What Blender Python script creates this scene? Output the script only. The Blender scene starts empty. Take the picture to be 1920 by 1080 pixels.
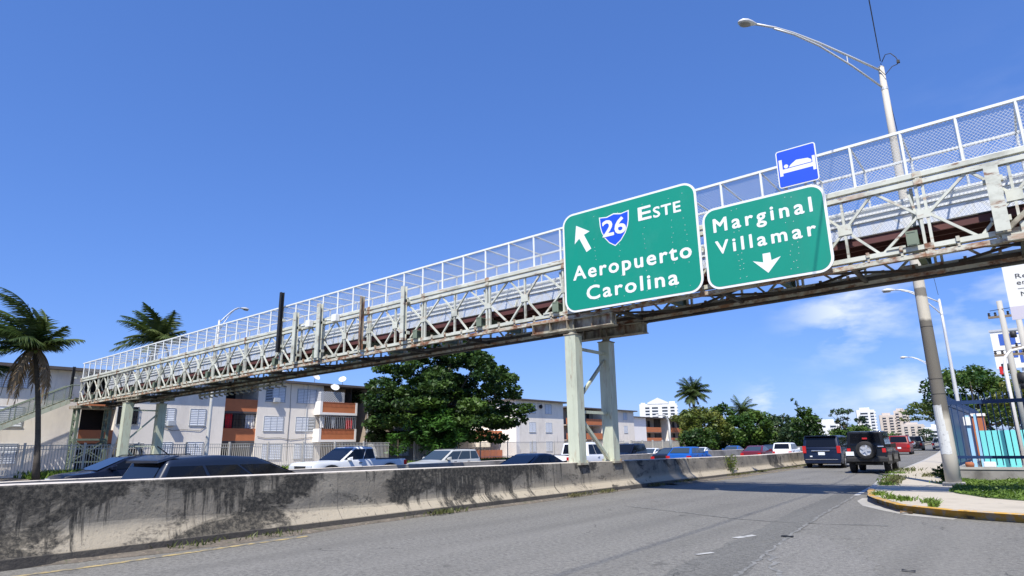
import bpy, bmesh, math, random
import numpy as np
from mathutils import Vector, Matrix
S = bpy.context.scene
COL = S.collection
R = math.radians
random.seed(5); RNG = np.random.default_rng(7)
EYE = 1.48

# ------------------------------------------------------------------ camera, sky, sun
cam = bpy.data.cameras.new('camera'); co = bpy.data.objects.new('camera', cam); COL.objects.link(co)
cam.sensor_width = 36.0; cam.lens = 1179.7 / 1920 * 36; cam.clip_start = 0.1; cam.clip_end = 6000
PI_, RO, YA = 0.24428552, -0.01451642, 0.67346448
f_ = Vector((-math.sin(YA) * math.cos(PI_), math.cos(YA) * math.cos(PI_), math.sin(PI_)))
r_ = Vector((math.cos(YA), math.sin(YA), 0)); u_ = r_.cross(f_)
rr = r_ * math.cos(RO) + u_ * math.sin(RO); uu = u_ * math.cos(RO) - r_ * math.sin(RO)
m = Matrix((rr, uu, -f_)).transposed().to_4x4(); m.translation = (0, 0, EYE)
co.matrix_world = m; S.camera = co

SUN = Vector((0.30, -0.68, 1.0)).normalized()
W = bpy.data.worlds.new('World'); S.world = W; W.use_nodes = True
nt = W.node_tree; nt.nodes.clear()
def N(t, **k):
    n = nt.nodes.new(t)
    for a, b in k.items(): setattr(n, a, b)
    return n
sky = N('ShaderNodeTexSky', sky_type='NISHITA', sun_disc=False, sun_elevation=math.asin(SUN.z),
        sun_rotation=math.atan2(SUN.x, SUN.y), altitude=0, air_density=1.0, dust_density=0.35, ozone_density=3.0)
hs = N('ShaderNodeHueSaturation'); hs.inputs['Saturation'].default_value = 1.12
gm = N('ShaderNodeGamma'); gm.inputs['Gamma'].default_value = 0.58      # flatter gradient, as through the photograph's tone curve
tn = N('ShaderNodeMixRGB', blend_type='MULTIPLY'); tn.inputs['Fac'].default_value = 1; tn.inputs['Color2'].default_value = (1.25, 1.60, 2.66, 1)
nt.links.new(sky.outputs[0], gm.inputs['Color']); nt.links.new(gm.outputs[0], tn.inputs['Color1']); nt.links.new(tn.outputs[0], hs.inputs['Color'])
tc = N('ShaderNodeTexCoord'); nz = N('ShaderNodeTexNoise'); nz.inputs['Scale'].default_value = 9; nz.inputs['Detail'].default_value = 9
nz.inputs['Roughness'].default_value = 0.55
mp = N('ShaderNodeMapping'); mp.inputs['Scale'].default_value = (1, 1, 2.6)
nt.links.new(tc.outputs['Generated'], mp.inputs['Vector']); nt.links.new(mp.outputs[0], nz.inputs['Vector'])
acc = None
for (d, k, amp) in [((-.165, .97, .178), 420, .72), ((-.135, .975, .19), 500, .5), ((-.29, .955, .052), 2600, .85), ((-.12, .99, .06), 900, .7),
                    ((-.05, .99, .055), 600, .65), ((-.04, .985, .15), 420, .45), ((-.20, .975, .03), 900, .4), ((.1, .97, .12), 60, .6)]:
    dv = Vector(d).normalized()
    dp = N('ShaderNodeVectorMath', operation='DOT_PRODUCT'); dp.inputs[1].default_value = dv
    nrm = N('ShaderNodeVectorMath', operation='NORMALIZE'); nt.links.new(tc.outputs['Generated'], nrm.inputs[0]); nt.links.new(nrm.outputs[0], dp.inputs[0])
    pw = N('ShaderNodeMath', operation='POWER'); pw.use_clamp = True; pw.inputs[1].default_value = k; nt.links.new(dp.outputs['Value'], pw.inputs[0])
    ml = N('ShaderNodeMath', operation='MULTIPLY'); ml.inputs[1].default_value = amp; nt.links.new(pw.outputs[0], ml.inputs[0])
    if acc is None: acc = ml
    else:
        ad = N('ShaderNodeMath', operation='MAXIMUM'); nt.links.new(acc.outputs[0], ad.inputs[0]); nt.links.new(ml.outputs[0], ad.inputs[1]); acc = ad
mr = N('ShaderNodeMapRange'); mr.inputs['From Min'].default_value = 0.43; mr.inputs['From Max'].default_value = 0.64
nt.links.new(nz.outputs[0], mr.inputs['Value'])
cm = N('ShaderNodeMath', operation='MULTIPLY'); cm.use_clamp = True; nt.links.new(acc.outputs[0], cm.inputs[0]); nt.links.new(mr.outputs[0], cm.inputs[1])
mx = N('ShaderNodeMixRGB'); mx.inputs['Color2'].default_value = (8.6, 8.9, 9.4, 1)
nt.links.new(cm.outputs[0], mx.inputs['Fac']); nt.links.new(hs.outputs[0], mx.inputs['Color1'])
bg = N('ShaderNodeBackground'); bg.inputs['Strength'].default_value = 0.099
wo = N('ShaderNodeOutputWorld'); nt.links.new(mx.outputs[0], bg.inputs[0]); nt.links.new(bg.outputs[0], wo.inputs[0])

sl = bpy.data.lights.new('sun', 'SUN'); sl.energy = 5.0; sl.angle = R(0.53); sl.color = (1.0, 0.955, 0.88)
so = bpy.data.objects.new('sun', sl); COL.objects.link(so); so.rotation_mode = 'QUATERNION'; so.rotation_quaternion = SUN.to_track_quat('Z', 'Y')
so.location = (0, -20, 60)
S.view_settings.view_transform = 'Standard'; S.view_settings.look = 'None'; S.view_settings.gamma = 1; S.view_settings.exposure = 0.40
S.cycles.max_bounces = 6; S.cycles.transparent_max_bounces = 24

# ------------------------------------------------------------------ materials
def srgb(r, g, b): return tuple(((c / 255) / 12.92 if c / 255 <= .04045 else ((c / 255 + .055) / 1.055) ** 2.4) for c in (r, g, b))
class NB:
    def __init__(s, name):
        s.m = bpy.data.materials.new(name); s.m.use_nodes = True; s.t = s.m.node_tree
        s.b = s.t.nodes['Principled BSDF']; s.out = s.t.nodes['Material Output']
    def n(s, t, **k):
        x = s.t.nodes.new(t)
        for a, b in k.items():
            if a.startswith('i_'): x.inputs[a[2:].replace('_', ' ')].default_value = b
            else: setattr(x, a, b)
        return x
    def l(s, a, b): s.t.links.new(a, b)
    def pos(s, scale=(1, 1, 1), local=False):
        g = s.n('ShaderNodeTexCoord') if local else s.n('ShaderNodeNewGeometry')
        mp = s.n('ShaderNodeMapping'); mp.inputs['Scale'].default_value = scale
        s.l(g.outputs['Object' if local else 'Position'], mp.inputs['Vector']); return mp.outputs[0]
    def noise(s, scale, detail=4, rough=.55, vec=None, dist=0):
        x = s.n('ShaderNodeTexNoise'); x.inputs['Scale'].default_value = scale; x.inputs['Detail'].default_value = detail
        x.inputs['Roughness'].default_value = rough; x.inputs['Distortion'].default_value = dist
        if vec is not None: s.l(vec, x.inputs['Vector'])
        return x.outputs[0]
    def ramp(s, v, a, b, lo=0., hi=1.):
        x = s.n('ShaderNodeMapRange'); x.inputs['From Min'].default_value = a; x.inputs['From Max'].default_value = b
        x.inputs['To Min'].default_value = lo; x.inputs['To Max'].default_value = hi; s.l(v, x.inputs['Value']); return x.outputs[0]
    def mix(s, fac, a, b):
        x = s.n('ShaderNodeMixRGB')
        for k, v in (('Fac', fac), ('Color1', a), ('Color2', b)):
            if isinstance(v, (int, float)): x.inputs[k].default_value = v
            elif isinstance(v, tuple): x.inputs[k].default_value = (*v[:3], 1)
            else: s.l(v, x.inputs[k])
        return x.outputs[0]
    def math(s, op, a, b=None, clamp=False):
        x = s.n('ShaderNodeMath', operation=op); x.use_clamp = clamp
        for i, v in enumerate((a, b)):
            if v is None: continue
            if isinstance(v, (int, float)): x.inputs[i].default_value = v
            else: s.l(v, x.inputs[i])
        return x.outputs[0]
    def color(s, v):
        if isinstance(v, tuple): s.b.inputs['Base Color'].default_value = (*v[:3], 1)
        else: s.l(v, s.b.inputs['Base Color'])
    def bump(s, h, strength=.3, dist=.02):
        x = s.n('ShaderNodeBump'); x.inputs['Strength'].default_value = strength; x.inputs['Distance'].default_value = dist
        s.l(h, x.inputs['Height']); s.l(x.outputs[0], s.b.inputs['Normal'])
def mat(name, col, rough=.6, metal=0., var=.12, vs=2.5, stains=(), bump=0, bs=40, coat=0, local=False, spec=None):
    """stains: (colour, position scale, low, high, strength)"""
    k = NB(name); k.b.inputs['Roughness'].default_value = rough; k.b.inputs['Metallic'].default_value = metal
    if coat: k.b.inputs['Coat Weight'].default_value = coat; k.b.inputs['Coat Roughness'].default_value = .04
    if spec is not None: k.b.inputs['Specular IOR Level'].default_value = spec
    if var or stains:
        n1 = k.noise(1, 5, vec=k.pos((vs, vs, vs), local))
        c = k.mix(k.ramp(n1, .25, .75), tuple(x * (1 - var) for x in col), tuple(min(1, x * (1 + var)) for x in col))
        for (sc, ps, lo, hi, st) in stains:
            c = k.mix(k.ramp(k.noise(1, 6, .65, k.pos(ps, local)), lo, hi, 0, st), c, sc)
        k.color(c)
    else: k.color(col)
    if bump: k.bump(k.noise(bs, 4, vec=k.pos((1, 1, 1), local)), bump, .01)
    return k.m
RUST = (.16, .055, .02); RUST2 = (.30, .13, .05)
M = {}
M['paint'] = mat('pale green grey bridge paint', (.54, .55, .47), .55, 0, .16, 1.5, [(RUST2, (1.0, 5, 4), .56, .69, .65), (RUST, (2.0, 2.2, 6), .59, .67, .85), ((.16, .16, .12), (1.1, 1.1, 1.4), .50, .70, .65)])
M['joint'] = mat('rusted bridge steel', (.50, .49, .40), .65, 0, .2, 2, [(RUST2, (2.2, 4, 4), .46, .60, .85), (RUST, (3, 3, 5), .50, .62, .95), ((.05, .035, .025), (4, 4, 4), .56, .68, .8)])
M['paint_under'] = mat('shade darkened underside bridge paint', (.075, .07, .06), .8, 0, .25, 1.2, [((.07, .03, .015), (1.5, 1.5, 3), .48, .66, .9), ((.012, .011, .010), (.7, .7, .7), .45, .65, .8)])  # shade under the deck put into the base colour, rust blotches over it
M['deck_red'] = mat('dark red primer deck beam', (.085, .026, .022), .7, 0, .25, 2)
M['rusty'] = mat('rusty steel beam', (.36, .34, .26), .7, 0, .25, 1.2, [(RUST, (2.2, 2.2, 1.1), .48, .64, .9), ((.05, .03, .02), (3, 3, 1.5), .5, .65, .8)])
M['column'] = mat('pale green column paint', (.49, .52, .40), .5, 0, .08, 1, [(RUST2, (6, 6, .8), .56, .70, .55), (RUST, (9, 9, 1.6), .60, .70, .7), ((.22, .24, .18), (3, 3, .6), .50, .75, .6)])
M['green_lattice'] = mat('grey green lattice paint', (.15, .185, .13), .6, 0, .2, 2, [(RUST, (4, 4, 4), .62, .72, .7)])
M['galv'] = mat('galvanised steel', (.62, .63, .63), .45, .35, .1, 3)
M['white_rail'] = mat('white painted rail', (.72, .74, .72), .5, 0, .1, 3, [((.4, .38, .33), (2, 2, 2), .6, .75, .5)])
M['black_steel'] = mat('black steel post', (.015, .014, .013), .6, 0, .2, 2)
M['sign_green'] = mat('green sign sheeting', (.0, .245, .165), .45, 0, .04, .8, [((.03, .20, .14), (1.6, 1, .22), .55, .78, .35), ((.08, .31, .24), (.7, 1, .5), .56, .76, .22)])
M['sign_white'] = mat('white sign sheeting', (.74, .75, .74), .5, 0, .02, 1)
M['sign_blue'] = mat('blue sign sheeting', (.012, .075, .66), .45, 0, .04, 1, [((.2, .3, .7), (9, 9, 14), .70, .76, .4)])
M['sign_back'] = mat('bare aluminium sheet', (.45, .46, .46), .5, .4, .08, 2)
M['concrete'] = mat('plain concrete', (.40, .385, .35), .9, 0, .12, 1.5, [((.16, .15, .13), (1, 1, .6), .55, .75, .6)], .3, 30)
M['poleconc'] = mat('smooth concrete pole', (.40, .385, .345), .8, 0, .06, 1.2, [((.25, .235, .20), (4, 4, .5), .5, .75, .6)], .1, 60)
k_ = NB('lamp post concrete with painted shade'); k_.b.inputs['Roughness'].default_value = .8
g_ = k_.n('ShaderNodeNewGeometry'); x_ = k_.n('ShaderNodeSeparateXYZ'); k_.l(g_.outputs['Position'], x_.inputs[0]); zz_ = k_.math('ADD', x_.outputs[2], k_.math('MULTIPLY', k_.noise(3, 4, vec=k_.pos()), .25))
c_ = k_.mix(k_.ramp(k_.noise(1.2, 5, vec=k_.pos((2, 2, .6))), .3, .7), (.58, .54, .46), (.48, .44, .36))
pole_shade = k_.math('MULTIPLY', k_.ramp(zz_, 2.2, 2.5), k_.ramp(zz_, 5.45, 5.55, 1, 0)); pole_shade2 = k_.math('MULTIPLY', k_.ramp(zz_, 6.28, 6.34), k_.ramp(zz_, 6.58, 6.64, 1, 0))  # bands of shade on the pole, painted into the concrete by height
c_ = k_.mix(k_.math('MAXIMUM', k_.math('MULTIPLY', pole_shade, .88), k_.math('MULTIPLY', pole_shade2, .75)), c_, (.085, .077, .066)); k_.color(c_); M['polebanded'] = k_.m
M['polesteel'] = mat('aluminium lamp post', (.60, .60, .58), .5, .3, .06, 2)
M['darkglass'] = mat('tinted car glass', (.006, .007, .010), .05, 0, 0, spec=.35)
M['glass'] = mat('car glass', (.035, .05, .06), .05, 0, 0, spec=.6)
M['tyre'] = mat('tyre rubber', (.018, .018, .019), .85, 0, .2, 9)
M['rim'] = mat('alloy rim', (.62, .63, .65), .3, .6, 0)
M['chrome'] = mat('chrome trim', (.75, .76, .78), .15, .9, 0)
M['black_plastic'] = mat('black plastic trim', (.018, .018, .019), .55, 0, .15, 6)
M['taillight'] = mat('red tail lamp', (.45, .012, .012), .15, 0, 0, coat=.5)
M['headlight'] = mat('clear head lamp', (.62, .65, .68), .1, .2, 0, coat=.6)
M['amber'] = mat('amber lens', (.6, .22, .03), .2, 0, 0)
M['plate'] = mat('licence plate', (.70, .74, .78), .5, 0, .05, 20)
def paintm(n, c, met=.0): return mat(n, c, .35, met, .03, 1.2, coat=.3, local=True, spec=.25)
P = {k: paintm(k + ' car paint', c) for k, c in dict(darkblue=(.006, .012, .034), navy=(.004, .006, .016), white=(.70, .72, .74), silver=(.42, .43, .42),
     black=(.010, .010, .012), blue=(.012, .09, .36), red=(.20, .014, .014), darkred=(.12, .012, .02), grey=(.25, .26, .27), jeep=(.007, .008, .011), slate=(.012, .020, .042)).items()}
M['wall'] = mat('pale stucco wall', (.86, .79, .685), .9, 0, .05, .8, [((.46, .42, .39), (.35, .35, .12), .52, .74, .55), ((.30, .27, .25), (2.2, 2.2, .22), .60, .74, .5)], .1, 25)
M['wall_white'] = mat('white stucco wall', (.86, .82, .77), .9, 0, .04, .8, [((.5, .47, .44), (1.5, 1.5, .3), .62, .8, .4)], .1, 25)
M['wall_tan'] = mat('tan stucco wall', (.36, .30, .24), .9, 0, .1, .8)
M['orange'] = mat('orange painted parapet', (.50, .165, .065), .8, 0, .08, 1.5, [((.3, .12, .06), (2, 2, .7), .58, .78, .5)])
M['dark_recess'] = mat('dark stairwell surface', (.045, .038, .035), .9, 0, .2, 1)  # near-black base colour for the stairwell recesses
M['roof'] = mat('dark roof slab', (.10, .085, .08), .9, 0, .2, 1)
M['louver'] = mat('white window louver', (.74, .76, .78), .5, 0, .06, 4)
M['void'] = mat('dark interior', (.012, .012, .013), .8, 0, .2, 2)
M['winframe'] = mat('grey window frame', (.42, .45, .48), .5, 0, .05, 3)
M['fence_grey'] = mat('pale grey fence paint', (.50, .475, .42), .6, 0, .1, 2, [((.2, .15, .1), (2, 2, 2), .62, .75, .5)])
M['fence_blue'] = mat('dark blue fence paint', (.010, .035, .11), .5, 0, .15, 3)
M['turq'] = mat('turquoise painted wall', (.16, .60, .60), .8, 0, .06, .7, [((.10, .42, .43), (1.5, 1.5, .5), .58, .8, .4)])
M['turq_blue'] = mat('light blue paint', (.28, .50, .72), .7, 0, .06, 2)
M['dish'] = mat('white dish', (.72, .71, .69), .5, 0, .05, 3)
M['cloth_dark'] = mat('dark cloth', (.02, .022, .035), .9, 0, .3, 6)
M['cloth_grey'] = mat('grey cloth', (.32, .33, .35), .9, 0, .3, 6)
M['cloth_red'] = mat('red cloth', (.55, .02, .025), .9, 0, .1, 6)
M['cloth_white'] = mat('white cloth', (.7, .68, .64), .9, 0, .1, 6)
M['yellow'] = mat('worn yellow kerb paint', (.50, .29, .055), .85, 0, .16, 5, [((.36, .31, .25), (5, 5, 5), .49, .56, .9), ((.05, .045, .04), (2, 2, 5), .62, .70, .8)])
M['yellow_line'] = mat('worn yellow road paint', (.42, .32, .14), .85, 0, .15, 6, [((.14, .138, .128), (5, 5, 5), .42, .58, .95)])
M['white_line'] = mat('worn white road paint', (.42, .415, .39), .85, 0, .1, 6, [((.17, .165, .16), (5, 5, 5), .52, .66, .85)])
M['trunk'] = mat('tree bark', (.10, .075, .055), .9, 0, .3, 5, bump=.5, bs=14)
M['palmtrunk'] = mat('palm bark', (.085, .072, .058), .9, 0, .2, 1, [((.05, .04, .035), (1, 1, 9), .5, .6, .7)], .3, 14)
M['wire'] = mat('black cable', (.02, .02, .022), .6, 0, 0)
M['tower_white'] = mat('white tower stucco', (.66, .66, .66), .9, 0, .04, .05)
M['tower_tan'] = mat('tan tower stucco', (.52, .46, .41), .9, 0, .05, .05)
M['tower_glass'] = mat('tower window band', (.10, .12, .15), .3, 0, .2, .3)
M['paper'] = mat('weathered paper', (.62, .63, .62), .9, 0, .06, 6, [((.25, .25, .26), (9, 9, 9), .56, .66, .6)])
M['ink'] = mat('dark ink', (.05, .05, .055), .8, 0, 0)
M['lampglass'] = mat('lamp lens', (.25, .24, .21), .3, 0, 0)
M['wood'] = mat('weathered timber', (.22, .17, .12), .9, 0, .2, 3)
M['bluelogo'] = mat('blue board paint', (.03, .10, .42), .6, 0, .05, 2)
M['terracotta'] = mat('terracotta roof', (.38, .13, .06), .9, 0, .15, 1)
def leafmat(name, a, b, c=None):
    k = NB(name); k.b.inputs['Roughness'].default_value = .5; k.b.inputs['Specular IOR Level'].default_value = .35
    g = k.n('ShaderNodeNewGeometry'); rnd = g.outputs['Random Per Island']
    col = k.mix(rnd, a, b)
    big = k.ramp(k.noise(1, 3, vec=k.pos((.28, .28, .4))), .42, .66)
    col = k.mix(big, col, c or tuple(min(1, x * 1.5) for x in b)); k.color(col)
    tr = k.n('ShaderNodeBsdfTranslucent'); k.l(col, tr.inputs[0])
    ms = k.n('ShaderNodeMixShader'); ms.inputs[0].default_value = .22
    k.l(k.b.outputs[0], ms.inputs[1]); k.l(tr.outputs[0], ms.inputs[2]); k.l(ms.outputs[0], k.out.inputs[0]); return k.m
M['leaf_dark'] = leafmat('dark glossy leaf', (.009, .026, .006), (.034, .078, .014), (.075, .135, .022))
M['leaf_mid'] = leafmat('mid green leaf', (.020, .055, .010), (.05, .11, .016), (.10, .16, .025))
M['leaf_yellow'] = leafmat('yellow green leaf', (.04, .075, .012), (.10, .14, .022), (.17, .18, .03))
M['leaf_bright'] = leafmat('fresh feathery leaf', (.016, .055, .007), (.036, .105, .014), (.065, .16, .022))
M['leaf_cool'] = leafmat('cool distant leaf', (.02, .045, .018), (.04, .075, .03), (.07, .11, .04))
M['palmleaf'] = leafmat('palm frond', (.018, .040, .008), (.06, .10, .018), (.10, .13, .03))
M['deadfrond'] = leafmat('dead palm frond', (.14, .09, .045), (.26, .18, .10), (.3, .22, .13))
M['grassblade'] = leafmat('grass blade', (.06, .115, .012), (.13, .21, .028), (.17, .25, .04))
M['dryweed'] = leafmat('dry weed', (.10, .10, .04), (.19, .17, .075), (.08, .11, .03))
def asphalt(name, base, spec_amt=.55, cracks=True):
    k = NB(name); k.b.inputs['Roughness'].default_value = .86; k.b.inputs['Specular IOR Level'].default_value = .3
    p = k.pos()
    big = k.ramp(k.noise(1, 5, vec=k.pos((.22, .10, .2))), .3, .7)
    c = k.mix(big, tuple(x * .84 for x in base), tuple(x * 1.12 for x in base))
    med = k.ramp(k.noise(2.3, 5, .7, p), .35, .7); c = k.mix(k.math('MULTIPLY', med, .35), c, tuple(x * .78 for x in base))
    fine = k.noise(55, 3, .8, p); g3 = k.noise(17, 3, .75, p); c = k.mix(k.ramp(g3, .42, .66, 0, .5), c, tuple(x * 2.0 for x in base)); g4 = k.noise(13, 3, .75, k.pos((1, 1.2, 1))); c = k.mix(k.ramp(g4, .48, .68, 0, .7), c, tuple(x * .38 for x in base))
    c = k.mix(k.ramp(fine, .52, .72, 0, spec_amt), c, tuple(min(1, x * 2.3) for x in base))
    fine2 = k.noise(38, 3, .8, k.pos((1.13, .9, 1))); c = k.mix(k.ramp(fine2, .54, .70, 0, .75), c, tuple(x * .30 for x in base))
    wear = k.ramp(k.noise(1, 3, vec=k.pos((.9, .06, 1))), .50, .68, 0, .30); c = k.mix(wear, c, tuple(x * 1.45 for x in base))
    sx = k.n('ShaderNodeSeparateXYZ'); k.l(p, sx.inputs[0]); band = k.math('SINE', k.math('MULTIPLY', k.math('ADD', sx.outputs[0], k.math('MULTIPLY', k.noise(.25, 3, vec=p), .8)), 4.4))
    c = k.mix(k.math('MULTIPLY', k.ramp(band, -.2, 1, 0, .30), k.ramp(k.noise(.4, 4, vec=k.pos((1, .35, 1))), .35, .6)), c, tuple(x * .62 for x in base))
    spot = k.ramp(k.noise(1.1, 3, .6, p), .66, .72, 0, .5); c = k.mix(spot, c, tuple(x * .45 for x in base))
    if cracks:
        w = k.n('ShaderNodeTexVoronoi', feature='DISTANCE_TO_EDGE'); w.inputs['Scale'].default_value = .23
        wn = k.n('ShaderNodeTexNoise'); wn.inputs['Scale'].default_value = 1.3; wn.inputs['Detail'].default_value = 6
        k.l(p, wn.inputs['Vector'])
        av = k.n('ShaderNodeVectorMath', operation='MULTIPLY_ADD'); av.inputs[1].default_value = (1.2, 1.2, 1.2)
        k.l(wn.outputs['Color'], av.inputs[0]); k.l(p, av.inputs[2]); k.l(av.outputs[0], w.inputs['Vector'])
        line = k.ramp(w.outputs['Distance'], .0, .0045, .8, 0); gate = k.ramp(k.noise(.5, 2, vec=p), .52, .60)
        c = k.mix(k.math('MULTIPLY', line, gate), c, (.02, .02, .02))
    k.color(c); k.bump(fine, .5, .006); return k.m
M['asphalt'] = asphalt('worn grey asphalt', (.160, .153, .135))
M['asphalt_dark'] = asphalt('darker asphalt strip', (.128, .124, .111), .5)
M['asphalt_pale'] = asphalt('pale asphalt patch', (.30, .295, .28), .6, False)
M['gravelly'] = asphalt('gravelly worn asphalt', (.165, .158, .141), .8, False)
M['asphalt_hw'] = asphalt('highway asphalt', (.14, .138, .132), .4, False)
M['sidewalk'] = mat('sandy concrete pavement', (.46, .41, .325), .92, 0, .14, 1.2, [((.28, .24, .19), (1.2, 1.2, 1.2), .52, .72, .6), ((.14, .13, .11), (3, 3, 3), .62, .72, .5)], .3, 30)
M['soil'] = mat('bare soil and debris', (.13, .11, .085), .95, 0, .35, 9, [((.26, .21, .15), (14, 14, 14), .55, .65, .8), ((.05, .07, .02), (5, 5, 5), .58, .68, .7)], .8, 40)
M['lawn'] = mat('mown grass ground', (.055, .10, .022), .95, 0, .3, 2, [((.14, .13, .06), (1.2, 1.2, 1.2), .55, .7, .6)], .6, 30)
M['terrain'] = mat('open ground', (.11, .12, .06), .95, 0, .3, .2)
def barrier_mat():
    k = NB('stained barrier concrete'); k.b.inputs['Roughness'].default_value = .92
    z = k.n('ShaderNodeSeparateXYZ'); g = k.n('ShaderNodeNewGeometry'); k.l(g.outputs['Position'], z.inputs[0]); zz = z.outputs[2]; yy = z.outputs[1]
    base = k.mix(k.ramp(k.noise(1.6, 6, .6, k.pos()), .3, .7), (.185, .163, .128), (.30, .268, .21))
    base = k.mix(k.ramp(k.noise(1, 5, .65, k.pos((1, .55, 1.6))), .48, .60, 0, .6), base, (.13, .122, .105))
    low = k.ramp(zz, .30, .46, 1, 0); base = k.mix(k.math('MULTIPLY', low, .9), base, (.40, .345, .255))  # lower slope coloured paler, sunlight on it painted in by height
    # mould streaks running down from the coping
    drip = k.noise(1, 7, .68, k.pos((1, 2.3, .34))); blotch = k.noise(1, 7, .7, k.pos((1, .62, 1.1)), .6)
    hz = k.ramp(zz, .30, 1.0, -.13, .085)
    lr = k.ramp(k.noise(1, 3, .5, k.pos((1, .30, .2))), .36, .64, -.115, .075); drip2 = k.noise(1, 6, .7, k.pos((1, 6.5, .30)))
    hz = k.math('ADD', k.ramp(zz, .30, 1.0, -.045, .055), lr); a = k.math('MAXIMUM', k.math('ADD', drip, hz), k.math('ADD', drip2, k.math('SUBTRACT', hz, .03))); s1 = k.ramp(a, .515, .60)
    b = k.math('ADD', blotch, hz); s2 = k.ramp(b, .485, .55)
    gr = k.ramp(k.noise(13, 6, .75, k.pos()), .34, .56)
    st = k.math('MULTIPLY', k.math('MAXIMUM', s1, s2), k.math('ADD', k.math('MULTIPLY', gr, .4), .6), True)
    top = k.ramp(zz, .945, .96, 1, 0)
    c = k.mix(k.math('MULTIPLY', st, .95), base, (.012, .012, .011))
    sp = k.math('MULTIPLY', k.ramp(k.noise(11, 5, .8, k.pos((1, 1, .8))), .60, .66), k.ramp(k.noise(.9, 2, vec=k.pos()), .42, .55)); c = k.mix(k.math('MULTIPLY', sp, .85), c, (.03, .03, .03))
    lowst = k.math('MULTIPLY', k.ramp(k.noise(1, 7, .72, k.pos((1, .9, 2.2)), .8), .555, .62), k.ramp(k.noise(15, 4, .75, k.pos()), .36, .58)); c = k.mix(k.math('MULTIPLY', lowst, .75), c, (.03, .028, .025))
    foot = k.ramp(zz, .125, .15, .9, 0); c = k.mix(foot, c, (.05, .045, .04))
    w = k.n('ShaderNodeTexVoronoi', feature='DISTANCE_TO_EDGE'); w.inputs['Scale'].default_value = .62
    wn = k.n('ShaderNodeTexNoise'); wn.inputs['Scale'].default_value = 2.2; wn.inputs['Detail'].default_value = 7; k.l(k.pos(), wn.inputs['Vector'])
    av = k.n('ShaderNodeVectorMath', operation='MULTIPLY_ADD'); av.inputs[1].default_value = (.9, .9, .9)
    k.l(wn.outputs['Color'], av.inputs[0]); k.l(k.pos((.2, 1, 1)), av.inputs[2]); k.l(av.outputs[0], w.inputs['Vector'])
    ck = k.math('MULTIPLY', k.ramp(w.outputs['Distance'], 0, .006, .9, 0), k.ramp(k.noise(.35, 2, vec=k.pos()), .46, .55)); c = k.mix(ck, c, (.02, .02, .02))
    fr = k.math('FRACT', k.math('DIVIDE', k.math('ADD', yy, 1.2), 6.1)); jt = k.ramp(k.math('ABSOLUTE', k.math('SUBTRACT', fr, .5)), 0, .0016, .8, 0); c = k.mix(jt, c, (.03, .03, .03))
    k.color(c); k.bump(k.math('ADD', k.noise(18, 6, .7, k.pos()), k.math('MULTIPLY', st, .2)), .55, .03); return k.m
M['barrier'] = barrier_mat()
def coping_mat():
    return mat('barrier coping with painted sunlight', (.62, .56, .48), .9, 0, .12, 2, [((.12, .11, .10), (6, 6, 6), .58, .68, .7)], .3, 30)  # pale colour carries the sunlight on the barrier tops
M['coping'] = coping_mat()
M['median'] = mat('grimy median concrete', (.26, .245, .225), .9, 0, .2, 1, [((.06, .055, .05), (1, .5, .8), .45, .65, .7)])
def meshmat(name, pitch, wire, col, axes, lift=0.0):
    """chain link: two sets of diagonal wires, open between them"""
    k = NB(name); k.b.inputs['Roughness'].default_value = .5; k.b.inputs['Metallic'].default_value = .2; k.color(col)
    s = k.n('ShaderNodeSeparateXYZ'); g = k.n('ShaderNodeNewGeometry'); k.l(g.outputs['Position'], s.inputs[0])
    a, b = s.outputs[axes[0]], s.outputs[axes[1]]
    def band(x): return k.math('LESS_THAN', k.math('FRACT', k.math('DIVIDE', x, pitch)), wire / pitch)
    mask = k.math('MAXIMUM', band(k.math('ADD', a, b)), band(k.math('SUBTRACT', a, b)))
    if lift: mask = k.math('MAXIMUM', mask, lift)
    tr = k.n('ShaderNodeBsdfTransparent'); ms = k.n('ShaderNodeMixShader')
    k.l(mask, ms.inputs[0]); k.l(tr.outputs[0], ms.inputs[1]); k.l(k.b.outputs[0], ms.inputs[2]); k.l(ms.outputs[0], k.out.inputs[0]); return k.m
M['mesh_v'] = meshmat('chain link upright', .085, .0085, (.50, .51, .51), (0, 2))
M['mesh_h'] = meshmat('chain link roof', .085, .0085, (.50, .51, .51), (0, 1))
M['mesh_dense'] = meshmat('dense expanded metal', .05, .016, (.74, .76, .76), (0, 2), .62)
M['mesh_stair'] = meshmat('stair screen', .06, .016, (.30, .33, .31), (1, 2))
M['lattice_w'] = meshmat('white lattice screen', .22, .075, (.78, .78, .77), (1, 2))

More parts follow.
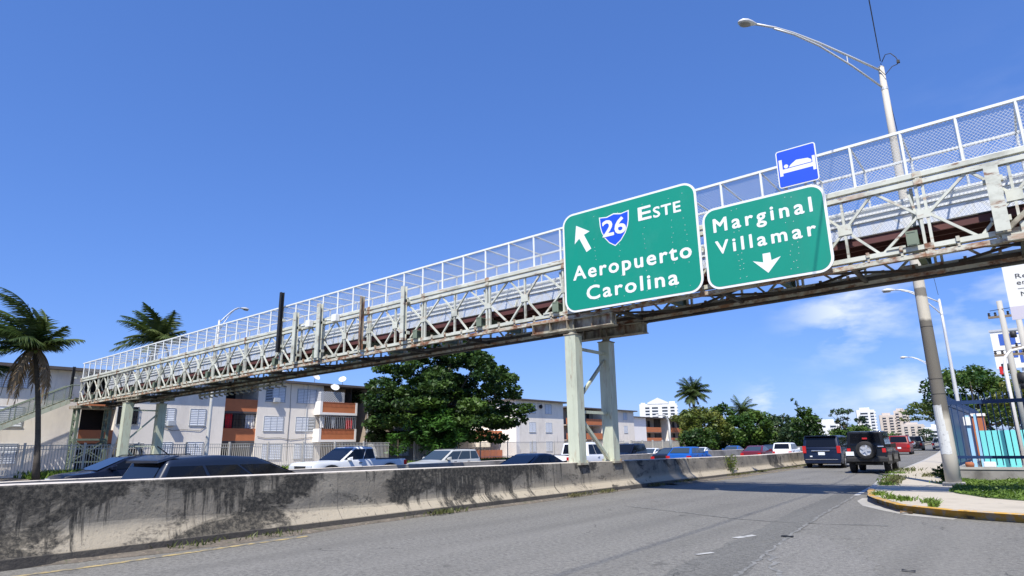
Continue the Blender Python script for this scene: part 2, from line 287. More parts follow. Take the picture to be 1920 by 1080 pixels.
# ------------------------------------------------------------------ mesh helpers
class MB:
    def __init__(s): s.v = []; s.f = []; s.mi = []; s.cur = 0
    def quad(s, *p):
        n = len(s.v); s.v += [tuple(q) for q in p]; s.f.append(tuple(range(n, n + len(p)))); s.mi.append(s.cur); return s
    def raw(s, v, f):
        n = len(s.v); s.v += [tuple(q) for q in v]; s.f += [tuple(i + n for i in x) for x in f]; s.mi += [s.cur] * len(f); return s
    def box(s, x0, x1, y0, y1, z0, z1):
        return s.raw([(x, y, z) for z in (z0, z1) for y in (y0, y1) for x in (x0, x1)], [(0, 2, 3, 1), (4, 5, 7, 6), (0, 1, 5, 4), (2, 6, 7, 3), (0, 4, 6, 2), (1, 3, 7, 5)])
    def beam(s, p, q, w, h=None, up=(0, 0, 1)):
        h = h or w; p, q = Vector(p), Vector(q); d = (q - p).normalized(); up = Vector(up)
        if abs(d.dot(up)) > .98: up = Vector((0, 1, 0))
        a = d.cross(up).normalized() * (w / 2); b = a.cross(d).normalized() * (h / 2)
        return s.raw([p - a - b, p + a - b, p + a + b, p - a + b, q - a - b, q + a - b, q + a + b, q - a + b],
                     [(0, 1, 2, 3), (7, 6, 5, 4), (0, 4, 5, 1), (1, 5, 6, 2), (2, 6, 7, 3), (3, 7, 4, 0)])
    def tube(s, pts, rad, n=8, caps=True):
        pts = [Vector(p) for p in pts]; k = len(pts)
        if not hasattr(rad, '__len__'): rad = [rad] * k
        v, f = [], []; ref = None
        for i, p in enumerate(pts):
            d = (pts[min(i + 1, k - 1)] - pts[max(i - 1, 0)]).normalized()
            if ref is None: ref = Vector((1, 0, 0)) if abs(d.x) < .9 else Vector((0, 1, 0))
            a = (ref - d * ref.dot(d)).normalized(); ref = a; b = d.cross(a)
            v += [p + (a * math.cos(2 * math.pi * j / n) + b * math.sin(2 * math.pi * j / n)) * rad[i] for j in range(n)]
        for i in range(k - 1):
            for j in range(n): f.append((i * n + j, i * n + (j + 1) % n, (i + 1) * n + (j + 1) % n, (i + 1) * n + j))
        if caps: f.append(tuple(range(n))[::-1]); f.append(tuple(range((k - 1) * n, k * n)))
        return s.raw(v, f)
    def lathe(s, prof, axis='x', c=(0, 0, 0), n=24):
        """prof: (along, radius)"""
        v, f = [], []
        for (a, r) in prof:
            for j in range(n):
                t = 2 * math.pi * j / n; p = (a, r * math.cos(t), r * math.sin(t))
                if axis == 'y': p = (p[1], p[0], p[2])
                if axis == 'z': p = (p[1], p[2], p[0])
                v.append((p[0] + c[0], p[1] + c[1], p[2] + c[2]))
        for i in range(len(prof) - 1):
            for j in range(n): f.append((i * n + j, i * n + (j + 1) % n, (i + 1) * n + (j + 1) % n, (i + 1) * n + j))
        return s.raw(v, f)
    def prism(s, poly, fn0, fn1):
        n = len(poly); a = [fn0(*p) for p in poly]; b = [fn1(*p) for p in poly]
        return s.raw(a + b, [tuple(range(n))[::-1], tuple(range(n, 2 * n))] + [(i, (i + 1) % n, n + (i + 1) % n, n + i) for i in range(n)])
    def grid(s, rows):
        n = len(rows[0]); v = [p for r in rows for p in r]
        return s.raw(v, [(i * n + j, i * n + j + 1, (i + 1) * n + j + 1, (i + 1) * n + j) for i in range(len(rows) - 1) for j in range(n - 1)])
    def mesh(s, name, mats, smooth=False):
        me = bpy.data.meshes.new(name); me.from_pydata(s.v, [], s.f)
        for x in (mats if isinstance(mats, (list, tuple)) else [mats]): me.materials.append(x)
        if any(s.mi): me.polygons.foreach_set('material_index', s.mi)
        if smooth: me.polygons.foreach_set('use_smooth', [True] * len(s.f))
        me.update(); return me
    def build(s, name, mats, parent=None, smooth=False, bevel=0, fixn=True, label=None, seg=2):
        me = s.mesh(name, mats, smooth)
        if bevel or fixn:
            bm = bmesh.new(); bm.from_mesh(me)
            if bevel:
                bmesh.ops.remove_doubles(bm, verts=bm.verts, dist=1e-5)
                bmesh.ops.bevel(bm, geom=[e for e in bm.edges if e.is_manifold and e.calc_face_angle(0) > R(25)], offset=bevel, segments=seg, affect='EDGES', profile=.6, clamp_overlap=True)
            bmesh.ops.recalc_face_normals(bm, faces=bm.faces); bm.to_mesh(me); bm.free()
        return link(name, me, parent, label)
def link(name, me, parent=None, label=None):
    o = bpy.data.objects.new(name, me); COL.objects.link(o)
    if parent is not None:
        o.parent = parent
        if parent.get('abs'): o.location = -parent.location
        if o.parent.parent is not None and parent.get('abs') is None: pass
    if label: o['label'] = label
    return o
def thing(name, label, cat, loc=(0, 0, 0), rz=0, group=None, absolute=False):
    o = bpy.data.objects.new(name, None); COL.objects.link(o); o.location = loc; o.rotation_euler = (0, 0, rz); o.empty_display_size = .3
    o['label'] = label; o['category'] = cat
    if group: o['group'] = group
    if absolute: o['abs'] = 1
    return o
def tag(o, label, cat, group=None):
    o['label'] = label; o['category'] = cat
    if group: o['group'] = group
    return o
def struct(mb, name, m, **k):
    o = mb.build(name, m, **k); o['kind'] = 'structure'; return o
def stuff(o, label, cat):
    o['kind'] = 'stuff'; o['label'] = label; o['category'] = cat; return o
def dup(root, loc=None, rz=None, label=None):
    def cp(o, par):
        c = o.copy(); COL.objects.link(c)
        if par is not None: c.parent = par
        for ch in list(o.children): cp(ch, c)
        return c
    c = cp(root, None)
    if loc is not None: c.location = loc
    if rz is not None: c.rotation_euler = (0, 0, rz)
    if label: c['label'] = label
    return c

def bend(y):
    """the whole road corridor swings slowly to the left beyond the footbridge"""
    if y < 26: return 0.0
    if y < 50: return -.065 * (y - 26) ** 2 / 48
    return -.065 * 12 - .065 * (y - 50)
YS = [-60, -30, -10, 0, 6, 12, 18, 22, 26] + [26 + 3 * i for i in range(1, 9)] + [60, 75, 90, 110, 140, 180, 240, 320, 450]
def strip(x0, x1, z, ys=YS, follow=True):
    b = MB(); b.grid([[(x0 + bend(y), y, z), (x1 + bend(y), y, z)] for y in ys]); return b
# ------------------------------------------------------------------ ground, roads
b = MB(); b.quad((-1800, -600, -.46), (1800, -600, -.46), (1800, 3000, -.46), (-1800, 3000, -.46)); struct(b, 'terrain', M['terrain'])
b = MB(); b.grid([[(x + bend(y), y, z) for x, z in ((-47.2, -.40), (-44, -.47), (-24, -.46), (-22, -.37), (-11.1, -.35))] for y in YS]); struct(b, 'highway', M['asphalt_hw'])
b = MB()
b.grid([[(-11.05 + bend(y), y, 0), (-4 + bend(y), y, 0), (60, y, 0)] for y in YS])
struct(b, 'road', M['asphalt'])
# berm under the grey fence
b = MB(); b.grid([[(-46.6 + bend(y), y, -.40), (-47.6 + bend(y), y, -.12), (-51 + bend(y), y, -.1), (-54.5 + bend(y), y, -.42)] for y in YS]); struct(b, 'verge', M['soil'])
# courtyard around the flats
b = MB(); b.quad((-140, -40, -.42), (-53, -40, -.42), (-53, 260, -.42), (-140, 260, -.42)); struct(b, 'courtyard', mat('courtyard paving', (.30, .28, .25), .9, 0, .2, .5))
# darker seam strip, pale patch, markings on the near road
def dense(pts, st=.35):
    out = []
    for i in range(len(pts) - 1):
        a, c = Vector(pts[i]), Vector(pts[i + 1]); n = max(1, int((c - a).length / st))
        out += [tuple(a.lerp(c, j / n)) for j in range(n)]
    return out + [pts[-1]]
def sheet(poly, z, name, m):
    b = MB(); b.quad(*[(x, y, z) for x, y in poly]); return struct(b, name, m)
rj = random.Random(12)
def ragged(pts, z, name, m, jit=.05, st=.25):
    """a strip given as (x0, x1, y) rows with uneven edges"""
    rows = []
    for (a0, a1, ya), (c0_, c1_, yc) in zip(pts[:-1], pts[1:]):
        n = max(1, int(abs(yc - ya) / st))
        for i in range(n): t_ = i / n; rows.append([(a0 + (c0_ - a0) * t_ + rj.uniform(-jit, jit), ya + (yc - ya) * t_, z), (a1 + (c1_ - a1) * t_ + rj.uniform(-jit, jit), ya + (yc - ya) * t_, z)])
    b = MB(); b.grid(rows); return struct(b, name, m, fixn=False)
ragged([(-3.45, -2.62, 6.0), (-3.95, -3.3, 11.5), (-4.25, -3.62, 15.2), (-4.6, -4.02, 20.5), (-4.95, -4.5, 25)], .004, 'road_patch', M['asphalt_dark'])
ragged([(-3.0, -2.2, 6.0), (-2.95, -1.3, 7.2), (-3.0, -1.5, 8.6), (-3.3, -2.1, 10.0), (-3.4, -2.9, 11.6)], .0035, 'road_patch', M['gravelly'], .12, .15)
def seam(pts, w, m, jit=.03):
    P_ = dense(pts, .12); rows = []
    for i, (x, y) in enumerate(P_):
        a = Vector(P_[max(i - 1, 0)]); c = Vector(P_[min(i + 1, len(P_) - 1)]); d = (c - a).normalized(); jx = rj.uniform(-jit, jit); ww = w * rj.uniform(.3, 1.1)
        rows.append([(x - d.y * (ww / 2 + jx), y + d.x * (ww / 2 + jx), .0075), (x + d.y * (ww / 2 - jx), y - d.x * (ww / 2 - jx), .0075)])
    b = MB(); b.grid(rows); return struct(b, 'road_seam', m, fixn=False)
sheet([(-3.96, 10.45), (-3.84, 10.40), (-3.70, 10.85), (-3.80, 10.93)], .009, 'road_marking', M['white_line'])
sheet([(-3.83, 8.66), (-3.76, 8.62), (-3.63, 8.92), (-3.70, 8.95)], .009, 'road_marking', M['white_line'])
b = MB(); b.grid([[(x - .06, y, .005), (x + .06, y, .005)] for x, y in [(-9.97, 1.0), (-9.97, 2.8), (-9.92, 3.5), (-9.96, 4.4), (-10.0, 5.6), (-10.0, 6.8)]]); struct(b, 'edge_line', M['yellow_line'])
b = MB(); b.grid([[(-10.0 + bend(y) - .05, y, .005), (-10.0 + bend(y) + .07, y, .005)] for y in (25, 28, 32, 36, 40, 46, 52, 60, 75, 90, 120)]); struct(b, 'edge_line', M['yellow_line'])
wl = [(-3.75, 17.9), (-4.0, 20), (-4.44, 26.2), (-5.1, 36.2), (-6.0, 55), (-7.07, 75), (-8.9, 100), (-12, 140), (-20, 240)]
b = MB(); b.grid([[(x - .07, y, .005), (x + .07, y, .005)] for x, y in wl[1:]]); struct(b, 'edge_line', M['white_line'])
M['seam_pale'] = mat('pale worn joint', (.22, .215, .20), .9, 0, .2, 4, [((.14, .139, .128), (7, 7, 7), .45, .55, 1)])
M['seam_dark'] = mat('tar sealed crack', (.045, .044, .042), .8, 0, .2, 4, [((.14, .139, .128), (4, 4, 4), .52, .6, 1)])
seam([(-7.9, 14.2), (-6.2, 13.6), (-4.8, 13.0), (-3.9, 12.9), (-2.2, 13.3)], .07, M['seam_pale']); seam([(-2.7, 6.4), (-3.0, 8.8), (-3.28, 11.2), (-3.6, 14.6), (-4.0, 20)], .07, M['seam_pale'])
seam([(-3.0, 9.2), (-2.4, 7.6), (-1.2, 6.5), (.2, 6.0)], .09, M['seam_pale'], .06)
# gutter apron at the kerb nose
sheet([(-3.70, 19.2), (-3.64, 18.2), (-3.3, 17.0), (-2.84, 16.2), (-2.2, 15.3), (-1.4, 14.9), (-1.35, 15.15), (-2.2, 15.75), (-2.86, 17.25), (-3.15, 17.9), (-3.36, 19.2)], .004, 'gutter', mat('pale gutter concrete', (.36, .345, .31), .9, 0, .12, 2, [((.2, .19, .17), (3, 3, 3), .55, .7, .6)]))
# kerbed island with pavement
nose = [(-9.3, 100), (-7.6, 78), (-6.1, 55), (-5.3, 40), (-4.75, 30), (-4.2, 24.5), (-3.72, 21.2), (-3.42, 19.3), (-3.2, 18.1), (-2.9, 17.3), (-2.3, 15.95), (-1.35, 15.25), (-.35, 15.0), (1.5, 14.9), (6, 15.2), (40, 18)]
def pz(y): return .155 - .125 * min(1, max(0, (y - 19.3) / 4.5))
def nose_x(y):
    for i in range(7):
        a, c = nose[i], nose[i + 1]
        if c[1] <= y <= a[1]: return a[0] + (c[0] - a[0]) * (y - a[1]) / (c[1] - a[1])
b = MB(); b.quad(*[(x, y, .155) for x, y in ([(40, 19.3)] + nose[7:])[::-1]])
b.grid([[(nose_x(y), y, pz(y)), (60, y, pz(y))] for y in (19.3, 19.31, 20, 21.2, 22.5, 23.8, 24.5, 30, 40, 55, 78, 100)]); struct(b, 'pavement', M['sidewalk'], fixn=False)
# kerb with a rounded top edge; yellow paint round the nose
def kerb(pts, m, name):
    b = MB(); rows = []
    for i, (x, y) in enumerate(pts):
        a = Vector(pts[max(i - 1, 0)]); c = Vector(pts[min(i + 1, len(pts) - 1)]); d = (c - a).normalized(); n = Vector((-d.y, d.x)) * 1.0
        rows.append([(x - n.x * o, y - n.y * o, z) for o, z in ((.03, -.02), (.012, pz(y) - .035), (-.02, pz(y)), (-.05, pz(y) + .009), (-.16, pz(y) + .009), (-.17, pz(y) - .005))])
    b.grid(rows); return struct(b, name, m, smooth=True)
rj = random.Random(3)
kp = [(x + rj.uniform(-.018, .018), y + rj.uniform(-.018, .018)) for x, y in dense(nose[6:15])]
kerb(kp[::-1], M['yellow'], 'kerb')
kerb(dense(nose[:7], 2)[::-1], M['concrete'], 'kerb')

# ------------------------------------------------------------------ near barrier
b = MB(); rows = []; cop = []
ys = [-14 + i * .5 for i in range(int(70 / .5))] + [56 + 4 * i for i in range(40)]
for y in ys:
    k = bend(y) - (0.0 if y > 20 else -.03 * math.sin(y * .4))
    x0 = -10.57 + k; zt = max(.80, 1.05 - .008 * max(0, y - 2)); zb = .46 if y < 4 else max(.31, .46 - .03 * (y - 4))
    if y > 22: x0 += .10 * min(1, (y - 22) / 4)
    rows.append([(x0, y, 0), (x0 - .012, y, .13), (x0 - .045, y, .145), (x0 - .19, y, zb - .03), (x0 - .21, y, zb + .02), (x0 - .245, y, zt - .02), (x0 - .275, y, zt), (x0 - .74, y, zt), (x0 - .77, y, zt - .02), (x0 - .90, y, .0), (x0 - 1.0, y, -.36)])
    cop.append([(x0 - .262, y, zt - .012), (x0 - .28, y, zt + .004), (x0 - .74, y, zt + .004)])
b.grid(rows); bar = thing('concrete_barrier', 'long grey concrete safety barrier with black mould streaks beside the near road', 'barrier', (-11, 10, 0), absolute=True)
b.build('barrier_wall', M['barrier'], bar, smooth=True, fixn=False).data.shade_flat()
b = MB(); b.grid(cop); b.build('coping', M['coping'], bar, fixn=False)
# soil and litter in the gutter
b = MB()
g = [(-10.64, 1.0), (-10.62, 3.2), (-10.60, 4.6), (-10.60, 6), (-10.6, 8), (-10.58, 10), (-10.56, 13), (-10.56, 16), (-10.58, 20)]
wd = [.06, .1, .40, .52, .2, .08, .22, .20, .1]
rj = random.Random(8)
gg = []
for i in range(len(g) - 1):
    for j in range(5):
        t = j / 5; gg.append((g[i][0] + (g[i + 1][0] - g[i][0]) * t, g[i][1] + (g[i + 1][1] - g[i][1]) * t, (wd[i] + (wd[i + 1] - wd[i]) * t) * rj.uniform(.75, 1.15)))
b.grid([[(x, y, .045), (x + w * .5, y, .03 + rj.uniform(0, .02)), (x + w * rj.uniform(.8, 1.1), y, .003)] for x, y, w in gg]); struct(b, 'gutter_soil', M['soil'], fixn=False)
b = MB(); b.grid([[(-10.55 + bend(y), y, .05), (-10.30 + bend(y), y, .04 + rj.uniform(0, .03)), (-10.08 + bend(y), y, .003)] for y in [22 + .7 * i for i in range(40)]]); struct(b, 'gutter_soil', M['soil'], fixn=False)
# median barrier
b = MB(); rows = []; cop = []
for y in [-40, 0, 20, 26, 32, 38, 44, 50, 60, 80, 120, 200]:
    x0 = -22.7 + bend(y) * .8; rows.append([(x0 + .25, y, -.35), (x0 + .22, y, -.2), (x0 + .05, y, .05), (x0, y, .66), (x0 - .22, y, .66), (x0 - .27, y, .05), (x0 - .5, y, -.35)]); cop.append([(x0 + .012, y, .655), (x0, y, .672), (x0 - .22, y, .672)])
b.grid(rows); med = thing('concrete_barrier', 'plain dark grey median barrier between the two directions of traffic', 'barrier', (-19.2, 20, -.35), absolute=True)
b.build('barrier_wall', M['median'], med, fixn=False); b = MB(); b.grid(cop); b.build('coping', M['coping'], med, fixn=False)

# ------------------------------------------------------------------ footbridge
PL, SLP, XJ, ZJ = 3.353, .01515, -41.35, 5.11
YF, YR = 16.83, 18.9
def bz(x): return ZJ + SLP * (x - XJ)
K0, K1 = -4, 16
XL, XR = XJ + PL * K0 - .5, XJ + PL * K1
bridge = thing('footbridge', 'long pale steel truss footbridge with a wire mesh cage crossing above the whole highway', 'footbridge', (-25, 17.9, 5.2), absolute=True)
BL = Vector(bridge.location)
def sh(p): return (p[0], p[1], p[2] + SLP * p[0])
def panel_mesh():
    b = MB(); H = 1.69; cw = .085
    def bm(p, q, w, h): b.beam(sh(p), sh(q), w, h, up=(0, 0, 1))
    for yo in (-.055, .055):
        for z in (.055, H - .055): bm((.02, yo, z), (PL - .02, yo, z), .05, .11)
        b.cur = 1; bm((.05, yo, -.12), (PL - .05, yo, -.12), .05, .11); b.cur = 0; bm((.05, yo, H + .12), (PL - .05, yo, H + .12), .05, .11)
    b.cur = 0
    def v(x, w=.06): b.beam(sh((x, 0, .1)), sh((x, 0, H - .1)), w, .08, up=(0, 1, 0))
    v(.07); v(PL - .07); v(PL / 2, .055)
    zm = H / 2; q1, q3 = PL * .27, PL * .73
    for a, c in (((.09, zm), (q1, H - .1)), ((.09, zm), (q1, .1)), ((q1 + .1, H - .1), (PL / 2, zm)), ((q1 + .1, .1), (PL / 2, zm)),
                 ((PL / 2, zm), (q3 - .1, H - .1)), ((PL / 2, zm), (q3 - .1, .1)), ((q3, H - .1), (PL - .09, zm)), ((q3, .1), (PL - .09, zm))):
        b.beam(sh((a[0], 0, a[1])), sh((c[0], 0, c[1])), .058, .06, up=(0, 1, 0))
    # gusset plates, pins and clamp blocks
    for yo in (-.047, .047): b.beam(sh((PL / 2 - .15, yo, zm)), sh((PL / 2 + .15, yo, zm)), .012, .26)
    b.beam(sh((.0, -.05, zm)), sh((.14, -.05, zm)), .012, .2); b.beam(sh((PL - .14, -.05, zm)), sh((PL, -.05, zm)), .012, .2)
    b.cur = 1
    for x in (0.0,):
        for z in (.055, -.12, H - .055, H + .12): b.beam(sh((x - .09, 0, z)), sh((x + .09, 0, z)), .20, .13)
        b.beam(sh((0, -.03, -.18)), sh((0, -.03, .12)), .09, .12, up=(0, 1, 0)); b.beam(sh((0, -.03, H - .12)), sh((0, -.03, H + .2)), .09, .12, up=(0, 1, 0))
    for x in (.55, 1.25, 2.1, 2.8): b.beam(sh((x, -.09, .03)), sh((x, -.09, .15)), .07, .07, up=(0, 1, 0)); b.beam(sh((x, -.07, -.08)), sh((x, -.07, .02)), .05, .05, up=(0, 1, 0))
    b.cur = 0
    b.beam(sh((PL - .85, -.085, .14)), sh((PL - .45, -.085, .14)), .05, .05)
    return b.mesh('truss_panel', [M['paint'], M['joint']])
pm = panel_mesh()
for k in range(K0, K1):
    for y in (YF, YR):
        o = link('truss_panel', pm, bridge); x = XJ + k * PL; o.location = Vector((x, y, bz(x))) - BL
tb = MB()   # transom I beam, with its end showing at the truss
tb.box(-.08, .08, YF - .22 - 17.9, YR + .22 - 17.9, .12, .15); tb.box(-.08, .08, YF - .22 - 17.9, YR + .22 - 17.9, .41, .44); tb.box(-.015, .015, YF - .2 - 17.9, YR + .2 - 17.9, .15, .41)
for s in (YF - .21 - 17.9, YR + .20 - 17.9): tb.box(-.11, .13, s, s + .012, .10, .45)
tm = tb.mesh('transom', M['green_lattice'])
rb = MB()
for y, s in ((YF, 1), (YR, -1)):
    yy = y - 17.9
    rb.beam((.02, yy + s * .55, .44), (.12, yy + s * .08, 1.56), .07, .05); rb.beam((.22, yy + s * .06, .45), (.05, yy + s * .06, 1.5), .05, .05)
rk = rb.mesh('raker', M['paint'])
sb = MB()
hy = (YR - YF) / 2
sb.beam((.3, -hy, -.02), (PL - .3, hy, -.02 + SLP * PL), .06, .06); sb.beam((.3, hy, .05), (PL - .3, -hy, .05 + SLP * PL), .06, .06); sb.beam((PL / 2, -hy, -.05), (PL / 2, hy, -.05), .09, .1)
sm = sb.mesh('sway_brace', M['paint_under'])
for k in range(K0, K1):
    x = XJ + k * PL
    for nm, me, dx in (('transom', tm, -.3), ('raker', rk, -.3), ('sway_brace', sm, 0)):
        o = link(nm, me, bridge); o.location = Vector((x + dx, 17.9, bz(x + dx))) - BL
def along(b, y, z, w, h, x0=XL, x1=XR): b.beam((x0, y, bz(x0) + z), (x1, y, bz(x1) + z), w, h)
b = MB(); 
for y in (YF + .22, 17.5, 18.2, YR - .22): along(b, y, .53, .07, .17)
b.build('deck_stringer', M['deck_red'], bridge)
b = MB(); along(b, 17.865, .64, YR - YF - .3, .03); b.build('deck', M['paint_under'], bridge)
b = MB()
for z in (-.20,): along(b, YR + .02, z, .2, .06)
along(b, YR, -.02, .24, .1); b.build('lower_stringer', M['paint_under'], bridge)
# rear infill sheet and rails of the walkway
b = MB(); y = YR - .16
b.quad((XL, y, bz(XL) + .62), (XR, y, bz(XR) + .62), (XR, y, bz(XR) + 1.86), (XL, y, bz(XL) + 1.86)); b.build('infill_screen', M['mesh_dense'], bridge, fixn=False)
b = MB(); along(b, YR - .2, 1.90, .05, .06); along(b, YR - .2, 1.55, .04, .05); along(b, YR - .2, 1.72, .04, .05); b.build('handrail', M['white_rail'], bridge)
# mesh cage
CB, CT = 1.90, 3.03
b = MB()
for y in (YF + .08, YR - .02):
    along(b, y, CT, .065, .065); along(b, y, CB, .05, .06)
along(b, YF + .1, CB - .06, .12, .03); b.build('cage_rail', M['white_rail'], bridge)
fb = MB(); yf, yr = YF + .08 - 17.9, YR - .02 - 17.9
fb.tube([(0, yf, CB - .1), (0, yf, CT)], .035, 6); fb.tube([(0, yr, .7), (0, yr, CT)], .032, 6); fb.tube([(0, yf, CT + .01), (0, yr, CT + .01)], .026, 6)
fm = fb.mesh('cage_frame', M['white_rail'])
x = XJ + K0 * PL - .2
n = 0
while x < XR:
    o = link('cage_frame', fm, bridge); o.location = Vector((x, 17.9, bz(x))) - BL; x += PL / 3; n += 1
for nm, y in (('cage_mesh', YF + .12), ('cage_mesh', YR - .06)):
    b = MB(); b.quad((XL, y, bz(XL) + CB), (XR, y, bz(XR) + CB), (XR, y, bz(XR) + CT), (XL, y, bz(XL) + CT)); b.build(nm, M['mesh_v'], bridge, fixn=False)
b = MB(); b.quad((XL, YF + .1, bz(XL) + CT - .03), (XR, YF + .1, bz(XR) + CT - .03), (XR, YR, bz(XR) + CT - .03), (XL, YR, bz(XL) + CT - .03)); b.build('cage_roof', M['mesh_h'], bridge, fixn=False)
# hanging cable tray under the far side
b = MB()
for i in range(16):
    x = -40.5 + i * .62
    b.beam((x, YR + .12, bz(x) - .1), (x, YR + .12, bz(x) - .55), .07, .07); b.beam((x, YR + .12, bz(x) - .5), (x + .35, YR + .12, bz(x) - .58), .1, .07)
b.beam((-40.6, YR + .12, bz(-40) - .36), (-31, YR + .12, bz(-31) - .36), .12, .1); b.build('cable_tray', M['rusty'], bridge)
# right hand span: heavy plate girder end
b = MB(); b.box(.55, 6, YF - .16, YF - .1, bz(1) - .16, bz(1) + .2); b.box(.2, .62, YF - .17, YF - .09, bz(0) - .17, bz(0) - .02); b.build('splice_plate', M['paint'], bridge)
b = MB(); b.beam((.35, YF - .16, bz(0) + .1), (2.1, YF - .16, bz(1) + 1.6), .12, .1); b.build('end_brace', M['rusty'], bridge)

def steel_post(x, z0, z1, w, m, label, y=YF - .3):
    b = MB(); b.box(-w / 2, w / 2, -.09, -.075, 0, z1 - z0); b.box(-w / 2, w / 2, .075, .09, 0, z1 - z0); b.box(-.012, .012, -.075, .075, 0, z1 - z0)
    t = thing('steel_post', label, 'post', (x, y, z0), group='upright steel posts bolted to the footbridge')
    b.build('post_shaft', m, t)
    for zc in (.25, min(1.55, z1 - z0 - .3)): b = MB(); b.box(-w / 2 - .05, w / 2 + .05, .075, .22, zc, zc + .12); b.build('clamp', M['paint'], t)
steel_post(-27.9, 6.0, 9.0, .16, M['black_steel'], 'tall black steel post rising above the cage of the footbridge', YF - .2)
steel_post(-26.35, 5.4, 7.75, .24, M['paint'], 'pale steel post on the footbridge just right of the tall black post')
steel_post(-24.45, 5.4, 7.9, .26, M['paint'], 'widest pale steel post on the footbridge, second right of the tall black one')
steel_post(-21.4, 5.45, 7.75, .11, M['rusty'], 'thin rusty dark post on the footbridge, third right of the black one')
steel_post(-18.75, 5.55, 7.75, .2, M['paint'], 'pale steel post on the footbridge nearest the left edge of the large green sign')
steel_post(.25, 5.75, 7.22, .26, M['paint'], 'broad white post at the right end of the footbridge, beside the overhanging banner')
steel_post(-56.2, 5.3, 7.75, .14, M['black_steel'], 'black post at the far left end of the footbridge above the stairs', YF - .2)
for x, lb in ((-26.0, 'small white floodlight on an arm right of the tall black post'), (-24.0, 'small white floodlight on an arm right of the widest pale post')):
    t = thing('floodlight', lb, 'floodlight', (x, YF - .2, 6.95), group='floodlights on the footbridge')
    b = MB(); b.tube([(0, 0, .12), (.5, 0, .1), (.62, 0, .02)], .035, 6); b.build('arm', M['white_rail'], t)
    b = MB(); b.box(.45, .78, -.12, .1, -.02, .30); b.build('lamp_head', M['sign_white'], t, bevel=.02)

def pier(x, z0, w, label, ztop, base=True):
    t = thing('bridge_pier', label, 'bridge pier', (x, 17.9, z0), group='two legged piers under the footbridge', absolute=True)
    for y in (YF, YR):
        b = MB(); b.box(x - w / 2, x + w / 2, y - w / 2, y + w / 2, z0 + .05, ztop); b.build('column', M['column'], t, bevel=.012)
        b = MB(); b.box(x - w * .62, x + w * .62, y - w * .62, y + w * .62, z0, z0 + .05)
        for sx in (-1, 1):
            for sy in (-1, 1): b.tube([(x + sx * w * .54, y + sy * w * .54, z0 + .05), (x + sx * w * .54, y + sy * w * .54, z0 + .13)], .03, 6)
        b.build('base_plate', M['rusty'], t)
        b = MB(); b.box(x - w * .56, x + w * .56, y - w * .56, y + w * .56, ztop, ztop + .03); b.tube([(x, y, ztop + .03), (x, y, ztop + .09), (x, y, ztop + .16)], [.2, .12, .16], 10); b.build('bearing', M['rusty'], t)
        b = MB(); z = ztop + .16; zt = bz(x) - .185
        for q in ((x - 1.55, x + 1.55, y - .17, y + .17, z, z + .03), (x - 1.55, x + 1.55, y - .17, y + .17, zt - .03, zt), (x - 1.55, x + 1.55, y - .015, y + .015, z + .03, zt - .03)): b.box(*q)
        for dx in (-1.5, -.8, -.12, .12, .8, 1.5): b.box(x + dx - .01, x + dx + .01, y - .16, y + .16, z + .03, zt - .03)
        b.build('cap_beam', M['rusty'], t)
    h = ztop - z0; ya, yb = YF + w / 2, YR - w / 2
    b = MB()
    for z in (z0 + h * .40, z0 + h * .90): b.beam((x, ya, z), (x, yb, z), .09, .09)
    b.beam((x, ya, z0 + h * .50), (x, yb, z0 + h * .84), .09, .09); b.beam((x, ya, z0 + h * .36), (x, yb, z0 + h * .03), .1, .1)
    b.build('cross_brace', M['column'], t)
pier(-10.95, .86, .40, 'rust streaked pale green pier standing on the concrete barrier below the green signs', 4.86)
pier(-45.6, -.12, .50, 'clean pale green pier on the far verge in front of the apartment wall', 4.50)

# lattice tower and stairs at the far end
t = thing('lattice_tower', 'grey green lattice steel tower carrying the far left end of the footbridge', 'lattice tower', (-55, 17.9, -.1), absolute=True)
def lat(x0, x1, y, z0, z1, w=.09):
    b = MB()
    for x in (x0, x1): b.box(x - w / 2, x + w / 2, y - w, y + w, z0, z1)
    n = 6; h = (z1 - z0) / n
    for i in range(n):
        za, zb = z0 + i * h, z0 + (i + 1) * h
        b.beam((x0, y, za), (x1, y, za), .07, .07)
        xm = (x0 + x1) / 2
        for xa in (x0, x1): b.beam((xa, y, (za + zb) / 2), (xm, y, za), .06, .05, up=(0, 1, 0)); b.beam((xa, y, (za + zb) / 2), (xm, y, zb), .06, .05, up=(0, 1, 0))
    b.beam((x0, y, z1), (x1, y, z1), .1, .1); return b
for y in (YF, YR): lat(-55.4, -54.5, y, -.1, 4.55).build('lattice_leg', M['green_lattice'], t)
b = MB()
for x in (-55.4, -54.5):
    b.beam((x, YF, 2.3), (x, YR, 2.3), .1, .14); b.beam((x, YF, .7), (x, YR, .7), .09, .1); b.beam((x, YF, .75), (x, YR, 2.2), .08, .08); b.beam((x, YR, .75), (x, YF, 2.2), .08, .08)
b.build('cross_frame', M['green_lattice'], t)
b = MB(); b.box(-55.9, -54.2, YF - .25, YR + .25, 4.55, 4.75); b.build('cap_beam', M['rusty'], t)
t = thing('staircase', 'grey metal staircase with screened railings descending from the left end of the footbridge', 'staircase', (-57, 14, 0), absolute=True)
xa, xb = -57.3, -56.0; y0, z0_, y1, z1_ = 16.6, 5.25, 12.3, 3.05
b = MB()
for x in (xa, xb): b.beam((x, y0, z0_ - .12), (x, y1, z1_ - .12), .08, .32); b.beam((x, y1, z1_ - .12), (x, 10.6, z1_ - .12), .08, .3)
b.build('stringer', M['column'], t)
b = MB(); n = 13
for i in range(n): y = y0 + (y1 - y0) * (i + .5) / n; z = z0_ + (z1_ - z0_) * (i + .5) / n; b.box(xa, xb, y - .17, y + .17, z - .03, z + .02)
